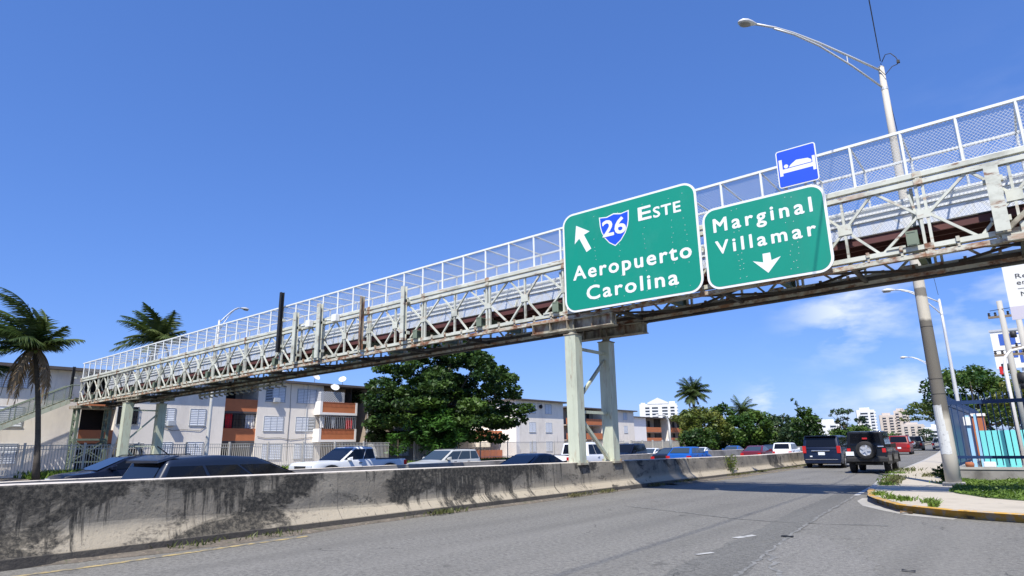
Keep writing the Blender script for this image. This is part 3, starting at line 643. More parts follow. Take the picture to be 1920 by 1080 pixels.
b.box(xa, xb, 10.6, y1, z1_ - .03, z1_ + .02); b.box(xa - .3, -55, y0, YR + .2, z0_ - .05, z0_ + .0); b.build('tread', M['rusty'], t)
for x in (xa, xb):
    b = MB(); b.tube([(x, YF + .3, z0_ + 1.1), (x, y0, z0_ + 1.1), (x, y1, z1_ + 1.1), (x, 10.6, z1_ + 1.1)], .04, 6); b.tube([(x, y0, z0_ + .15), (x, y1, z1_ + .15)], .03, 6)
    for q in range(5): y = y0 + (y1 - y0) * q / 4; z = z0_ + (z1_ - z0_) * q / 4; b.tube([(x, y, z), (x, y, z + 1.1)], .03, 6)
    b.build('railing', M['green_lattice'], t)
    b = MB(); b.quad((x, y0, z0_ + .12), (x, y1, z1_ + .12), (x, y1, z1_ + 1.08), (x, y0, z0_ + 1.08)); b.quad((x, y1, z1_ + .12), (x, 10.6, z1_ + .12), (x, 10.6, z1_ + 1.08), (x, y1, z1_ + 1.08)); b.build('railing_screen', M['mesh_stair'], t, fixn=False)
b = MB()
for x in (xa, xb):
    for y in (10.8, 12.1): b.box(x - .07, x + .07, y - .07, y + .07, -.4, z1_)
b.beam((xb, 12.1, 0), (xb, 10.8, 2.6), .06, .06); b.build('support_leg', M['column'], t)

# ------------------------------------------------------------------ signs
def text_mesh(s, x0, x1, zb, cap, y, name='lettering', m=None, parent=None, bold=.03, sp=1.12, th=.008, capref=None, absolute=True, axis='xz', shear=0.):
    cu = bpy.data.curves.new('lettering', 'FONT'); cu.body = s; cu.size = 1; cu.offset = 0; cu.space_character = sp; cu.resolution_u = 3; cu.extrude = 0; cu.fill_mode = 'FRONT'
    ob = bpy.data.objects.new('lettering_source', cu); COL.objects.link(ob); dg = bpy.context.evaluated_depsgraph_get(); dg.update()
    me = bpy.data.meshes.new_from_object(ob.evaluated_get(dg)); bpy.data.objects.remove(ob); bpy.data.curves.remove(cu)
    n = len(me.vertices); a = np.empty(n * 3); me.vertices.foreach_get('co', a); a = a.reshape(-1, 3)
    capz = capref or .729     # cap height of the built in face at size 1
    xs = (a[:, 0] - a[:, 0].min()) / (a[:, 0].max() - a[:, 0].min()); zs = a[:, 1] / capz * cap
    out = np.empty_like(a)
    if axis == 'xz': out[:, 0] = x0 + xs * (x1 - x0) + zs * shear; out[:, 1] = y; out[:, 2] = zb + zs
    fs = [tuple(p.vertices) for p in me.polygons]
    if bold and axis == 'xz':      # heavier stroke: the same outline laid again a stroke width aside
        dx = bold * cap * 1.15; vs, f2 = [], []
        for q, (ox, oz) in enumerate([(0, 0), (dx, 0), (-dx, 0), (0, dx), (0, -dx), (dx * .7, dx * .7), (-dx * .7, dx * .7), (dx * .7, -dx * .7), (-dx * .7, -dx * .7)]):
            c = out.copy(); c[:, 0] += ox; c[:, 2] += oz; c[:, 1] -= .0004 * q; f2 += [tuple(i + q * n for i in f) for f in fs]; vs.append(c)
        out = np.vstack(vs); me.clear_geometry(); me.from_pydata(out.tolist(), [], f2)
    me.vertices.foreach_set('co', out.ravel()); me.materials.clear(); me.materials.append(m or M['sign_white']); me.name = name; me.update()
    return link(name, me, parent)
def rrect(x0, x1, z0, z1, r, n=7):
    p = []
    for cx, cz, a0 in ((x1 - r, z1 - r, 0), (x0 + r, z1 - r, 90), (x0 + r, z0 + r, 180), (x1 - r, z0 + r, 270)):
        p += [(cx + r * math.cos(R(a0 + 90 * i / n)), cz + r * math.sin(R(a0 + 90 * i / n))) for i in range(n + 1)]
    return p
def plate(poly, y, th, name, m, parent):
    b = MB(); b.prism(poly, lambda x, z: (x, y + th, z), lambda x, z: (x, y, z)); return b.build(name, m, parent)
YS_ = 16.42
def highway_sign(label, x0, x1, z0, z1, r, m='sign_green', bw=.065, name='highway_sign', cat='road sign', group=None):
    t = thing(name, label, cat, ((x0 + x1) / 2, YS_, z0), absolute=True, group=group)
    plate(rrect(x0, x1, z0, z1, r), YS_, .03, 'sign_border', M['sign_white'], t)
    plate(rrect(x0 + bw, x1 - bw, z0 + bw, z1 - bw, r - bw), YS_ - .006, .005, 'sign_panel', M[m], t)
    b = MB()
    for q in (.18, .5, .82):
        x = x0 + (x1 - x0) * q; b.box(x - .05, x + .05, YS_ + .03, YS_ + .16, z0 + .15, z1 - .15)
    for q in (.25, .7):
        z = z0 + (z1 - z0) * q; b.box(x0 + .2, x1 - .2, YS_ + .16, YS_ + .25, z - .04, z + .04)
    b.build('sign_bracket', M['sign_back'], t); return t
YT = YS_ - .009
t = highway_sign('larger green overhead sign reading 26 ESTE Aeropuerto Carolina with a blue shield', -10.93, -6.34, 5.50, 8.78, .40)
def T(s, x0, x1, zb, cap, p=t, bold=.03, sp=1.2, **k): return text_mesh(s, x0, x1, zb, cap, YT, 'lettering', M['sign_white'], p, bold, sp, **k)
T('E', -8.17, -7.76, 7.975, .43); T('STE', -7.68, -6.83, 7.955, .335, sp=1.1)
T('Aeropuerto', -10.57, -6.62, 6.54, .46); T('Carolina', -10.10, -7.07, 5.83, .45)
sh_ = [(-9.54, 8.41), (-9.27, 8.37), (-9.01, 8.43), (-8.75, 8.37), (-8.48, 8.41)]
low = [(-8.50, 8.1), (-8.54, 7.92), (-8.64, 7.70), (-8.80, 7.50), (-9.01, 7.36), (-9.22, 7.50), (-9.38, 7.70), (-9.48, 7.92), (-9.52, 8.1)]
c0 = (-9.01, 7.9); P0 = sh_ + low
plate(P0[::-1], YT, .003, 'shield_border', M['sign_white'], t)
plate([(c0[0] + (x - c0[0]) * .925, c0[1] + (z - c0[1]) * .925) for x, z in P0][::-1], YT - .004, .003, 'shield', M['sign_blue'], t)
text_mesh('26', -9.42, -8.62, 7.735, .53, YT - .008, 'shield_number', M['sign_white'], t, .03, .98)
plate([(-10.40, 8.34), (-10.48, 7.73), (-10.30, 7.88), (-10.05, 7.38), (-9.87, 7.46), (-10.12, 7.97), (-9.90, 8.04)], YT, .003, 'arrow', M['sign_white'], t)
t2 = highway_sign('smaller green overhead sign reading Marginal Villamar with a down arrow', -6.23, -3.04, 5.48, 7.80, .36)
T('Marginal', -5.92, -3.38, 7.09, .40, t2, sp=1.34); T('Villamar', -5.91, -3.36, 6.46, .38, t2, sp=1.34)
plate([(-4.705, 6.23), (-4.51, 6.23), (-4.50, 6.02), (-4.26, 6.08), (-4.61, 5.70), (-4.97, 6.08), (-4.71, 6.00)][::-1], YT, .003, 'arrow', M['sign_white'], t2)
def rivets(p, pts):
    b = MB()
    for x, z in pts: b.box(x - .007, x + .007, YT - .004, YT + .002, z - .007, z + .007)
    b.build('rivets', M['sign_white'], p)
rj = random.Random(2)
rivets(t, [(x + rj.uniform(-.05, .05), z + rj.uniform(-.04, .04)) for x in (-9.75, -8.85, -8.05, -7.15, -6.75) for z in (5.75, 6.42, 7.05, 7.2, 7.35, 7.5, 7.75, 8.45)])
rivets(t2, [(x + rj.uniform(-.05, .05), z + rj.uniform(-.04, .04)) for x in (-5.35, -5.2, -4.0, -3.85) for z in (5.72, 5.9, 6.05, 6.2, 6.35, 6.95, 7.6)])
t3 = highway_sign('small square blue sign with a white sleeper in bed, above the smaller green sign', -4.09, -3.11, 7.88, 8.92, .07, 'sign_blue', .028, 'lodging_sign')
for bx in ((-4.03, -3.95, 8.20, 8.66), (-3.95, -3.22, 8.27, 8.38), (-3.22, -3.15, 8.17, 8.56)):
    plate([(bx[0], bx[2]), (bx[1], bx[2]), (bx[1], bx[3]), (bx[0], bx[3])], YT, .003, 'pictogram_bed', M['sign_white'], t3)
plate([(-3.86 + .055 * math.cos(a * .5236), 8.45 + .055 * math.sin(a * .5236)) for a in range(12)], YT, .003, 'pictogram_head', M['sign_white'], t3)
plate([(-3.80, 8.40), (-3.24, 8.40), (-3.24, 8.47), (-3.32, 8.53), (-3.60, 8.56), (-3.74, 8.47)], YT, .003, 'pictogram_blanket', M['sign_white'], t3)
b = MB(); 
for x in (-3.95, -3.25): b.box(x - .03, x + .03, YS_ + .06, YS_ + .12, 7.4, 8.8)
b.build('sign_stand', M['sign_back'], t3)

# ------------------------------------------------------------------ vehicles
def wheel(parent, x, y, r, w, side, spokes=5, rimm='rim'):
    b = MB(); s = side
    b.lathe([(-w / 2, r * .62), (-w / 2, r * .93), (-w * .38, r), (w * .38, r), (w / 2, r * .93), (w / 2, r * .62)], 'x', (0, 0, 0), 22)
    o = b.build('wheel', M['tyre'], parent, smooth=True); o.location = (x, y, r)
    b = MB(); xs = s * (w / 2 - .03)
    b.lathe([(xs - s * .1, r * .6), (xs, r * .62), (xs + s * .012, r * .60), (xs - s * .02, r * .54), (xs - s * .05, r * .1)], 'x', (0, 0, 0), 22)
    for i in range(spokes):
        a = 2 * math.pi * i / spokes; b.beam((xs, r * .08 * math.cos(a), r * .08 * math.sin(a)), (xs, r * .56 * math.cos(a), r * .56 * math.sin(a)), .05, r * .2, up=(0, -math.sin(a), math.cos(a)))
    b.lathe([(xs + s * .02, .0), (xs + s * .02, r * .14), (xs - s * .02, r * .16)], 'x', (0, 0, 0), 12)
    c = b.build('rim', M[rimm], o); return o
def interp(pts, y):
    for i in range(len(pts) - 1):
        if pts[i][0] <= y <= pts[i + 1][0]:
            a, c = pts[i], pts[i + 1]; t = (y - a[0]) / max(1e-6, c[0] - a[0]); return a[1] + (c[1] - a[1]) * t
    return pts[0][1] if y < pts[0][0] else pts[-1][1]
def car(name, label, cat, loc, rz, paint, L, Wd, belt, gh, wheels, wr=.33, zb=.24, tumble=.84, tint='darkglass', pillars=(.5,), group=None, boxy=0., plate_=True,
        rails=False, rearlamp=None, front_lamp=None, flare=False, roofpaint=None, nose_r=.16, detail=True, hood_crown=.03, arch=.03, vtop=.86):
    """belt: [(y,z)] top outline of the lower body from tail (-L/2) to nose; gh: ((yD,zD) rear window base, (yC,zC) roof rear, (yB,zB) roof front, (yA,zA) windscreen base)"""
    t = thing(name, label, cat, loc, rz, group); w = Wd / 2; pm_ = paint
    ys = sorted(set([-L / 2 + L * i / 44 for i in range(45)] + [-L / 2 + .02, -L / 2 + .06, L / 2 - .02, L / 2 - .06]))
    rows = []
    for y in ys:
        e = (abs(y) - (L / 2 - .55)) / .55; e = max(0, min(1, e))
        ww = w * (1 - (nose_r * (.7 if y < 0 else 1)) * e ** 2.2 * (1 - .5 * boxy)); zt = interp(belt, y); q = zb + (.10 * e ** 3)
        for wy in wheels:
            d = abs(y - wy)
            if d < wr * 1.14: q = max(q, wr + math.sqrt((wr * 1.14) ** 2 - d * d))
        q = min(q, zt - .12); zm = q + (zt - q) * .45; cr = hood_crown
        tu = .05 * (1 - boxy)
        rows.append([(-ww * .96, y, q), (-ww, y, zm), (-ww * (1 - tu * .4), y, zt - .07), (-ww * (1 - tu * 1.2), y, zt - .01), (-ww * .62, y, zt + cr * .7), (0, y, zt + cr), (ww * .62, y, zt + cr * .7), (ww * (1 - tu * 1.2), y, zt - .01), (ww * (1 - tu * .4), y, zt - .07), (ww, y, zm), (ww * .96, y, q)])
    b = MB(); b.grid(rows)
    for r0, yy in ((rows[0], -1), (rows[-1], 1)): b.quad(*(r0 if yy < 0 else r0[::-1]))
    b.build('body', pm_, t, smooth=True).data.set_sharp_from_angle(angle=R(38))
    b = MB(); b.box(-w * .86, w * .86, -L / 2 + .25, L / 2 - .3, zb - .02, zb + .42); b.build('underbody', M['black_plastic'], t)
    if gh:
        (yD, zD), (yC, zC), (yB, zB), (yA, zA) = gh; wb = w * .955; wt = w * tumble
        b = MB(); cr = .035
        bot = [(-wb, yD, zD - .03), (-wb, yA, zA - .03), (wb, yA, zA - .03), (wb, yD, zD - .03)]
        b.raw([(-wb, yD, zD - .04), (wb, yD, zD - .04), (wb, yA, zA - .04), (-wb, yA, zA - .04), (-wt, yC, zC), (wt, yC, zC), (wt, yB, zB), (-wt, yB, zB), (-wt, yC * .45 + yB * .55, zB + arch), (wt, yC * .45 + yB * .55, zB + arch)],
              [(0, 1, 5, 4), (1, 2, 6, 9, 5), (2, 3, 7, 6), (3, 0, 4, 8, 7), (4, 5, 9, 8), (8, 9, 6, 7)])
        b.build('cabin', roofpaint or pm_, t, bevel=.11 if boxy < .8 else .05, smooth=True, seg=3).data.set_sharp_from_angle(angle=R(50))
        # panes: bilinear patches lifted 8 mm off the cabin planes
        def pane(nm, A, B_, C_, D_, u0, u1, v0, v1, u0t=None, u1t=None, m=tint):
            A, B_, C_, D_ = map(Vector, (A, B_, C_, D_)); n = (B_ - A).cross(D_ - A).normalized()
            f = lambda u, v: (A * (1 - u) + B_ * u) * (1 - v) + (D_ * (1 - u) + C_ * u) * v + n * .009
            u0t = u0 if u0t is None else u0t; u1t = u1 if u1t is None else u1t
            bb = MB(); bb.quad(f(u0, v0), f(u1, v0), f(u1t, v1), f(u0t, v1)); return bb.build(nm, M[m], t, fixn=False)
        zs = -.0
        # rear (normal -y): A = left bottom
        pane('rear_window', (-wb, yD, zD), (wb, yD, zD), (wt, yC, zC), (-wt, yC, zC), .09, .91, .12, .88)
        pane('windshield', (wb, yA, zA), (-wb, yA, zA), (-wt, yB, zB), (wt, yB, zB), .06, .94, .05, .92)
        for sd in (1, -1):
            if sd > 0: A, B_, C_, D_ = (wb, yD, zD), (wb, yA, zA), (wt, yB, zB), (wt, yC, zC)
            else: A, B_, C_, D_ = (-wb, yA, zA), (-wb, yD, zD), (-wt, yC, zC), (-wt, yB, zB)
            cuts = [.05] + list(pillars) + [.955]
            for i in range(len(cuts) - 1):
                g0, g1 = cuts[i] + (.012 if i else .0), cuts[i + 1] - (.012 if i < len(cuts) - 2 else 0)
                if sd < 0: g0, g1 = 1 - g1, 1 - g0
                pane('side_window', A, B_, C_, D_, g0, g1, .10, vtop)
            if detail:
                b = MB(); ym = yA - .42; b.raw([(sd * (w * .96), ym - .09, zA + .02), (sd * (w + .17), ym - .1, zA + .0), (sd * (w + .17), ym - .1, zA + .17), (sd * w * .97, ym - .09, zA + .14), (sd * w * .96, ym + .04, zA + .04), (sd * (w + .14), ym + .02, zA + .03), (sd * (w + .14), ym + .02, zA + .15), (sd * w * .97, ym + .04, zA + .13)],
                              [(0, 1, 2, 3), (4, 5, 6, 7), (0, 1, 5, 4), (1, 2, 6, 5), (2, 3, 7, 6), (3, 0, 4, 7)])
                b.build('mirror', pm_ if not flare else M['black_plastic'], t, bevel=.02)
                for cy in [c for c in ([yD + (yA - yD) * (p + .03) for p in pillars[-2:]])]:
                    b = MB(); zz = interp(belt, cy) - .13; b.box(min(sd * w * .985, sd * (w + .02)), max(sd * w * .985, sd * (w + .02)), cy, cy + .2, zz, zz + .04); b.build('door_handle', M['chrome'], t)
        if rails:
            for sd in (-1, 1): b = MB(); b.tube([(sd * wt * .86, yC + .15, zC + .0), (sd * wt * .86, yC + .25, zC + .05), (sd * wt * .86, yB - .3, zB + .05), (sd * wt * .86, yB - .15, zB)], .018, 6); b.build('roof_rail', M['chrome'] if rails == 2 else M['black_plastic'], t)
    for i, wy in enumerate(wheels):
        for sd in (-1, 1): wheel(t, sd * (w - .11), wy, wr, .22 if wr < .37 else .26, sd)
    ztl = interp(belt, -L / 2 + .05); zh = interp(belt, L / 2 - .1)
    if rearlamp is None: rearlamp = (ztl - .30, ztl - .05, .26)
    for sd in (-1, 1):
        b = MB(); x1 = sd * (w * .95); x0 = sd * (w * .95 - rearlamp[2]); x1 = sd * (w * .965); b.box(min(x0, x1), max(x0, x1), -L / 2 - .012, -L / 2 + .20, rearlamp[0], rearlamp[1]); b.build('tail_light', M['taillight'], t, bevel=.012)
        fl = front_lamp or (zh - .24, zh - .08, .42); b = MB(); x1 = sd * (w * .88); x0 = sd * (w * .88 - fl[2]); b.box(min(x0, x1), max(x0, x1), L / 2 - .16, L / 2 + .012, fl[0], fl[1]); b.build('headlight', M['headlight'], t, bevel=.02)
    b = MB(); b.box(-w * .42, w * .42, L / 2 - .05, L / 2 + .016, zh - .30, zh - .10); b.build('grille', M['black_plastic'], t)
    b = MB(); b.box(-w * .9, w * .9, -L / 2 - .05, -L / 2 + .08, zb + .02, zb + .26); b.build('bumper', pm_ if boxy < .9 else M['black_plastic'], t, bevel=.03)
    b = MB(); b.box(-w * .86, w * .86, L / 2 - .1, L / 2 + .05, zb + .0, zb + .24); b.build('bumper', pm_ if boxy < .9 else M['black_plastic'], t, bevel=.03)
    if plate_: b = MB(); b.box(-.155, .155, -L / 2 - .022, -L / 2 - .008, ztl - .40, ztl - .25); b.build('license_plate', M['plate'], t)
    return t
ZH = -.35; ZO = -.46
def suv(label, x, y, hd, paint, L=4.7, Wd=1.86, H=1.72, cat='car', name='suv', belt=1.02, **k):
    h2 = L / 2
    bl = [(-h2, .72), (-h2 + .06, belt - .10), (-h2 + .25, belt), (h2 - 1.25, belt - .02), (h2 - .9, belt - .08), (h2 - .25, belt - .14), (h2 - .04, belt - .2), (h2, belt - .42)]
    hd_ = k.pop('hood', 1.15); gh = ((-h2 + .12, belt - .02), (-h2 + .42, H - .035), (h2 - hd_ - k.pop('rake', 1.0), H - .035), (h2 - hd_, belt - .04))
    return car(name, label, cat, (x, y, k.pop('z', ZH if hd > 0 else ZO)), 0 if hd > 0 else math.pi, P[paint], L, Wd, bl, gh, (-h2 + .95, h2 - .93), k.pop('wr', .36), pillars=k.pop('pillars', (.28, .62)), rails=k.pop('rails', True), **k)
def sedan(label, x, y, hd, paint, L=4.6, Wd=1.8, H=1.46, cat='car', name='sedan', hatch=False, **k):
    h2 = L / 2; be = k.pop('be', .98); tr = .35 if hatch else .95
    bl = [(-h2, .60), (-h2 + .05, be - .08), (-h2 + .3, be + .02), (-h2 + tr, be + .04), (h2 - 1.2, be), (h2 - .9, be - .05), (h2 - .25, be - .18), (h2, be - .42)]
    gh = ((-h2 + tr * .55, be), (-h2 + tr + .75 - (.3 if hatch else 0), H - .035), (h2 - 2.2, H - .035), (h2 - 1.1, be - .02))
    return car(name, label, cat, (x, y, k.pop('z', ZH if hd > 0 else ZO)), 0 if hd > 0 else math.pi, P[paint], L, Wd, bl, gh, (-h2 + .9, h2 - .9), .32, tumble=.76, pillars=(.27, .56), tint=k.pop('tint', 'glass'), **k)
def pickup(label, x, y, hd, paint, L=5.75, Wd=2.0, H=1.92, be=1.14, wr=.40, **k):
    h2 = L / 2
    bl = [(-h2, .7), (-h2 + .03, be), (-h2 + 2.0, be), (h2 - 1.75, be), (h2 - 1.3, be - .05), (h2 - .2, be - .07), (h2 - .04, be - .13), (h2, be - .40)]
    gh = ((-h2 + 1.95, be), (-h2 + 2.12, H - .035), (h2 - 2.45, H - .035), (h2 - 1.5, be - .03))
    t = car('pickup_truck', label, 'pickup truck', (x, y, ZH if hd > 0 else ZO), 0 if hd > 0 else math.pi, P[paint], L, Wd, bl, gh, (-h2 + 1.15, h2 - 1.0), wr, zb=.42, pillars=(.40,), boxy=.5, rearlamp=(be - .36, be - .06, .15), hood_crown=.0 if False else .03, **k)
    b = MB(); b.quad((-Wd / 2 * .86, -h2 + .1, be + .035), (Wd / 2 * .86, -h2 + .1, be + .035), (Wd / 2 * .86, -h2 + 1.9, be + .035), (-Wd / 2 * .86, -h2 + 1.9, be + .035)); b.build('bed_cover', M['black_plastic'], t)
    for wy in (-h2 + 1.15, h2 - 1.0):
        for sd in (-1, 1):
            b = MB(); pr = [(wy + r * math.cos(R(a)), wr + r * math.sin(R(a))) for r, aa in ((wr * 1.14, range(0, 181, 15)), (wr * 1.14 + .10, range(180, -1, -15))) for a in aa]
            xx = sd * (Wd / 2 - .01)
            b.prism(pr, lambda y_, z_: (xx - sd * .03, y_, z_), lambda y_, z_: (xx + sd * .035, y_, z_)); b.build('wheel_arch_flare', M['black_plastic'], t)
    return t
suv('dark blue wagon right behind the stained concrete barrier, roof and windows showing', -13.25, 7.35, 1, 'slate', L=4.75, H=1.70, belt=1.12, pillars=(.33, .64), wr=.35, rails=False, arch=.05, vtop=.76, hood=1.05, rake=1.5)
suv('black sport utility vehicle with chrome mirror facing left on the far carriageway', -25.4, 9.75, -1, 'navy', L=4.7, H=1.76, belt=1.32, hood=.95)
pickup('white double cab pickup truck with black wheel arches facing left', -26.2, 19.95, -1, 'white', L=5.6, H=1.97, be=1.34, wr=.50)
suv('silver sport utility vehicle facing left, following the white pickup truck', -26.2, 26.45, -1, 'silver', L=4.5, H=1.75, belt=1.20, tint='glass')
sedan('dark blue sedan, only its curved roof showing above the barrier left of the pier', -16.8, 22.6, 1, 'darkblue', L=4.7, H=1.47, tint='darkglass')
pickup('white and grey pickup truck with stickers on its rear window, half hidden by the pier', -20.6, 32.2, 1, 'white', be=1.2)
suv('navy sport utility vehicle just right of the pier on the far carriageway', -27.4, 50, -1, 'navy', L=4.8, H=1.9, belt=1.2)
sedan('white sedan on the far carriageway behind the black sedan', -28.4, 56.2, -1, 'white')
sedan('black sedan with a red tail light just left of the bright blue hatchback', -21.2, 45.9, 1, 'black')
sedan('bright blue hatchback behind the bridge shadow on the barrier', -18.9, 43.5, 1, 'blue', hatch=True, L=4.4, H=1.54, be=1.08)
sedan('white coupe beyond the median, right of the bright blue hatchback', -28.4, 68, -1, 'white', L=4.4, H=1.40)
sedan('blue sedan far beyond the median in front of the grey fence posts', -28.4, 78, -1, 'blue', L=4.7)
sedan('dark red sedan with bright tail lights and a pale number plate beyond the barrier', -19.4, 59.3, 1, 'darkred')
sedan('black sedan partly hidden ahead of the dark red sedan', -21.4, 70, 1, 'black')
suv('white sport utility vehicle just left of the navy minivan behind the barrier', -19.6, 69, 1, 'white', L=4.7, H=1.66)
suv('red car at the left edge, only its bonnet tip showing above the barrier', -13.2, .78, 1, 'red', H=1.85, belt=1.42)

for o in list(bpy.data.objects):
    if o.get('category') in ('car', 'pickup truck') and o.parent is None and o.location.x < -11 and o.location.y > 40: o.rotation_euler.z += R(1.9 if o.location.y < 50 else 3.6)
# minivan on the near road
RZ = R(3.2)
L = 5.1; h2 = L / 2
mv = car('minivan', 'navy blue minivan driving away next to the concrete barrier', 'minivan', (-9.15 + bend(41) * .3, 40.9, 0), RZ, P['darkblue'], L, 1.98,
    [(-h2, .55), (-h2 + .03, 1.06), (-h2 + .3, 1.1), (h2 - 1.3, 1.05), (h2 - .9, .98), (h2 - .2, .82), (h2, .6)],
    ((-h2 + .02, 1.07), (-h2 + .22, 1.72), (h2 - 2.0, 1.72), (h2 - .95, 1.03)), (-h2 + 1.0, h2 - .95), .34, tumble=.86, pillars=(.30, .58), rearlamp=(.80, 1.18, .17), boxy=.3, plate_=False, nose_r=.10)
b = MB(); b.box(-.5, .42, -h2 - .03, -h2 + .03, .90, .955); b.build('liftgate_trim', M['chrome'], mv, bevel=.01)
b = MB(); b.box(-.17, .16, -h2 - .022, -h2 + .02, .70, .86); b.build('license_plate', M['plate'], mv)
b = MB(); b.box(-.84, .78, -h2 - .075, -h2 - .03, .455, .485); b.build('bumper_trim', M['chrome'], mv)
b = MB(); b.box(-.6, -.48, -h2 - .03, -h2 + .01, .60, .66); b.build('badge', M['plate'], mv)
b = MB(); b.raw([(-.80, -h2 + .12, 1.68), (.80, -h2 + .12, 1.68), (.76, -h2 + .02, 1.70), (-.76, -h2 + .02, 1.70), (-.8, -h2 + .3, 1.735), (.8, -h2 + .3, 1.735), (.76, -h2 + .02, 1.735), (-.76, -h2 + .02, 1.735)], [(0, 1, 2, 3), (4, 5, 6, 7), (0, 1, 5, 4), (2, 3, 7, 6), (0, 3, 7, 4), (1, 2, 6, 5)]); b.build('roof_spoiler', P['darkblue'], mv)
# off road vehicle
L = 4.3; h2 = L / 2
jp = car('offroad_vehicle', 'black boxy off road vehicle with a spare wheel on its back driving away', 'off-road car', (-6.05, 35.1, 0), RZ, P['jeep'], L, 1.62,
    [(-h2, .62), (-h2 + .02, 1.14), (h2 - 1.55, 1.14), (h2 - 1.2, 1.10), (h2 - .1, 1.06), (h2, .9)],
    ((-h2 + .01, 1.14), (-h2 + .10, 1.84), (h2 - 1.95, 1.84), (h2 - 1.55, 1.12)), (-h2 + .80, h2 - .72), .41, zb=.50, tumble=.86, pillars=(.36, .66), boxy=1, plate_=False, rearlamp=(.92, 1.10, .14), flare=True, nose_r=.04)
sw = wheel(jp, .02, -h2 - .20, .40, .24, 1, 5); sw.rotation_euler = (0, 0, -math.pi / 2); sw.location = (.0, -h2 - .17, 1.02); sw.name = 'spare_wheel'
b = MB(); b.box(-.84, .84, -h2 - .16, -h2 + .1, .50, .72); b.build('rear_bumper', M['black_plastic'], jp, bevel=.05)
for wy in (-h2 + .80, h2 - .72):
    for sd in (-1, 1):
        b = MB(); pr = [(wy + r * math.cos(R(a)), .43 + r * math.sin(R(a)) * .95) for r, aa in ((.46, range(0, 181, 15)), (.55, range(180, -1, -15))) for a in aa]
        b.prism(pr, lambda y_, z_: (sd * .74, y_, z_), lambda y_, z_: (sd * .94, y_, z_)); b.build('wheel_arch_flare', M['black_plastic'], jp)
b = MB(); b.box(-.83, -.50, -h2 - .10, -h2 - .085, .78, .96); b.build('license_plate', M['plate'], jp)
b = MB(); b.box(.46, .72, -h2 - .05, -h2 - .01, 1.15, 1.21); b.build('tailgate_handle', M['chrome'], jp, bevel=.02)
b = MB(); b.box(-.1, .1, -h2 - .03, -h2 + .03, 1.50, 1.57); b.build('brake_light', M['taillight'], jp)
b = MB(); b.tube([(-.5, -h2 + .1, .45), (.3, -h2 + .12, .42)], .06, 8); b.box(-.55, .55, -h2 + .3, -h2 + .5, .36, .48); b.build('axle', M['black_plastic'], jp)
RZ2 = R(3.7)
sp = next(o for o in bpy.data.objects if o.get('label', '').startswith('dark blue wagon'))
b = MB(); b.raw([(-.72, -2.10, 1.60), (.72, -2.10, 1.60), (.74, -1.75, 1.70), (-.74, -1.75, 1.70), (-.70, -2.12, 1.64), (.70, -2.12, 1.64), (.74, -1.75, 1.735), (-.74, -1.75, 1.735)], [(0, 1, 2, 3), (4, 5, 6, 7), (0, 1, 5, 4), (2, 3, 7, 6), (0, 3, 7, 4), (1, 2, 6, 5)]); b.build('roof_spoiler', P['slate'], sp, bevel=.015)
for yy in (-.45, -.35): pass
b = MB(); b.tube([(0, -1.6, 1.72), (0, -1.85, 1.90)], .012, 5); b.build('antenna', M['black_plastic'], sp)
rt = suv('red sport utility vehicle on the road ahead of the black off road vehicle', -10.5 , 76.2, 1, 'red', z=0, L=4.6, Wd=1.9, H=1.85, belt=1.12, wr=.38, boxy=.6); rt.rotation_euler = (0, 0, RZ2)
ds = suv('dark sport utility vehicle with a spare wheel far ahead on the near road', -12.3, 101.5, 1, 'black', z=0, L=4.5, Wd=1.9, H=1.85, belt=1.12, wr=.38, boxy=.6); ds.rotation_euler = (0, 0, RZ2)
sw = wheel(ds, 0, 0, .36, .22, 1); sw.rotation_euler = (0, 0, -math.pi / 2); sw.location = (0, -2.4, 1.0); sw.name = 'spare_wheel'
c_ = sedan('grey sedan with a bright rear window far ahead at the right kerb', -10.2, 109, 1, 'grey', z=0, H=1.62); c_.rotation_euler = (0, 0, RZ2)
c_ = suv('white sport utility vehicle far ahead between the red and dark vehicles', -15.1, 112, 1, 'white', z=0, H=1.75); c_.rotation_euler = (0, 0, RZ2)

# ------------------------------------------------------------------ apartment blocks
def window(parent, xf, y0, y1, z0, z1, panes=3, style='louver', dark=()):
    t = MB(); t.box(xf - .02, xf + .012, y0, y1, z0, z1); f = t.build('window', M['void'], parent)
    fr = MB(); w = .045
    fr.box(xf, xf + .05, y0 - w, y1 + w, z1, z1 + w); fr.box(xf, xf + .07, y0 - w - .03, y1 + w + .03, z0 - w - .02, z0); fr.box(xf, xf + .05, y0 - w, y0, z0, z1); fr.box(xf, xf + .05, y1, y1 + w, z0, z1)
    for i in range(1, panes): y = y0 + (y1 - y0) * i / panes; fr.box(xf + .012, xf + .05, y - .022, y + .022, z0, z1)
    fr.build('frame', M['winframe'], f)
    if style == 'louver':
        lv = MB(); n = 9
        for i in range(panes):
            a = y0 + (y1 - y0) * i / panes + .03; c = y0 + (y1 - y0) * (i + 1) / panes - .03; h = (z1 - z0) / n
            tilt = .034 if i not in dark else .014
            for j in range(n):
                z = z0 + (j + .5) * h; lv.quad((xf + .045, a, z - tilt * 2.2), (xf + .045, c, z - tilt * 2.2), (xf + .02, c, z + tilt * 1.9), (xf + .02, a, z + tilt * 1.9))
        lv.build('louvers', M['louver'], f, fixn=False)
    if style == 'bars':
        lv = MB()
        for i in range(9): y = y0 + (y1 - y0) * i / 8; lv.box(xf + .10, xf + .125, y - .012, y + .012, z0 - .05, z1 + .05)
        for i in range(4): z = z0 + (z1 - z0) * i / 3; lv.box(xf + .095, xf + .13, y0 - .05, y1 + .05, z - .012, z + .012)
        lv.build('window_bars', M['cloth_dark'], f)
    return f
def block(label, loc, absolute=True): return thing('apartment_block', label, 'apartment building', loc, group='pale three storey apartment blocks beyond the highway', absolute=True)
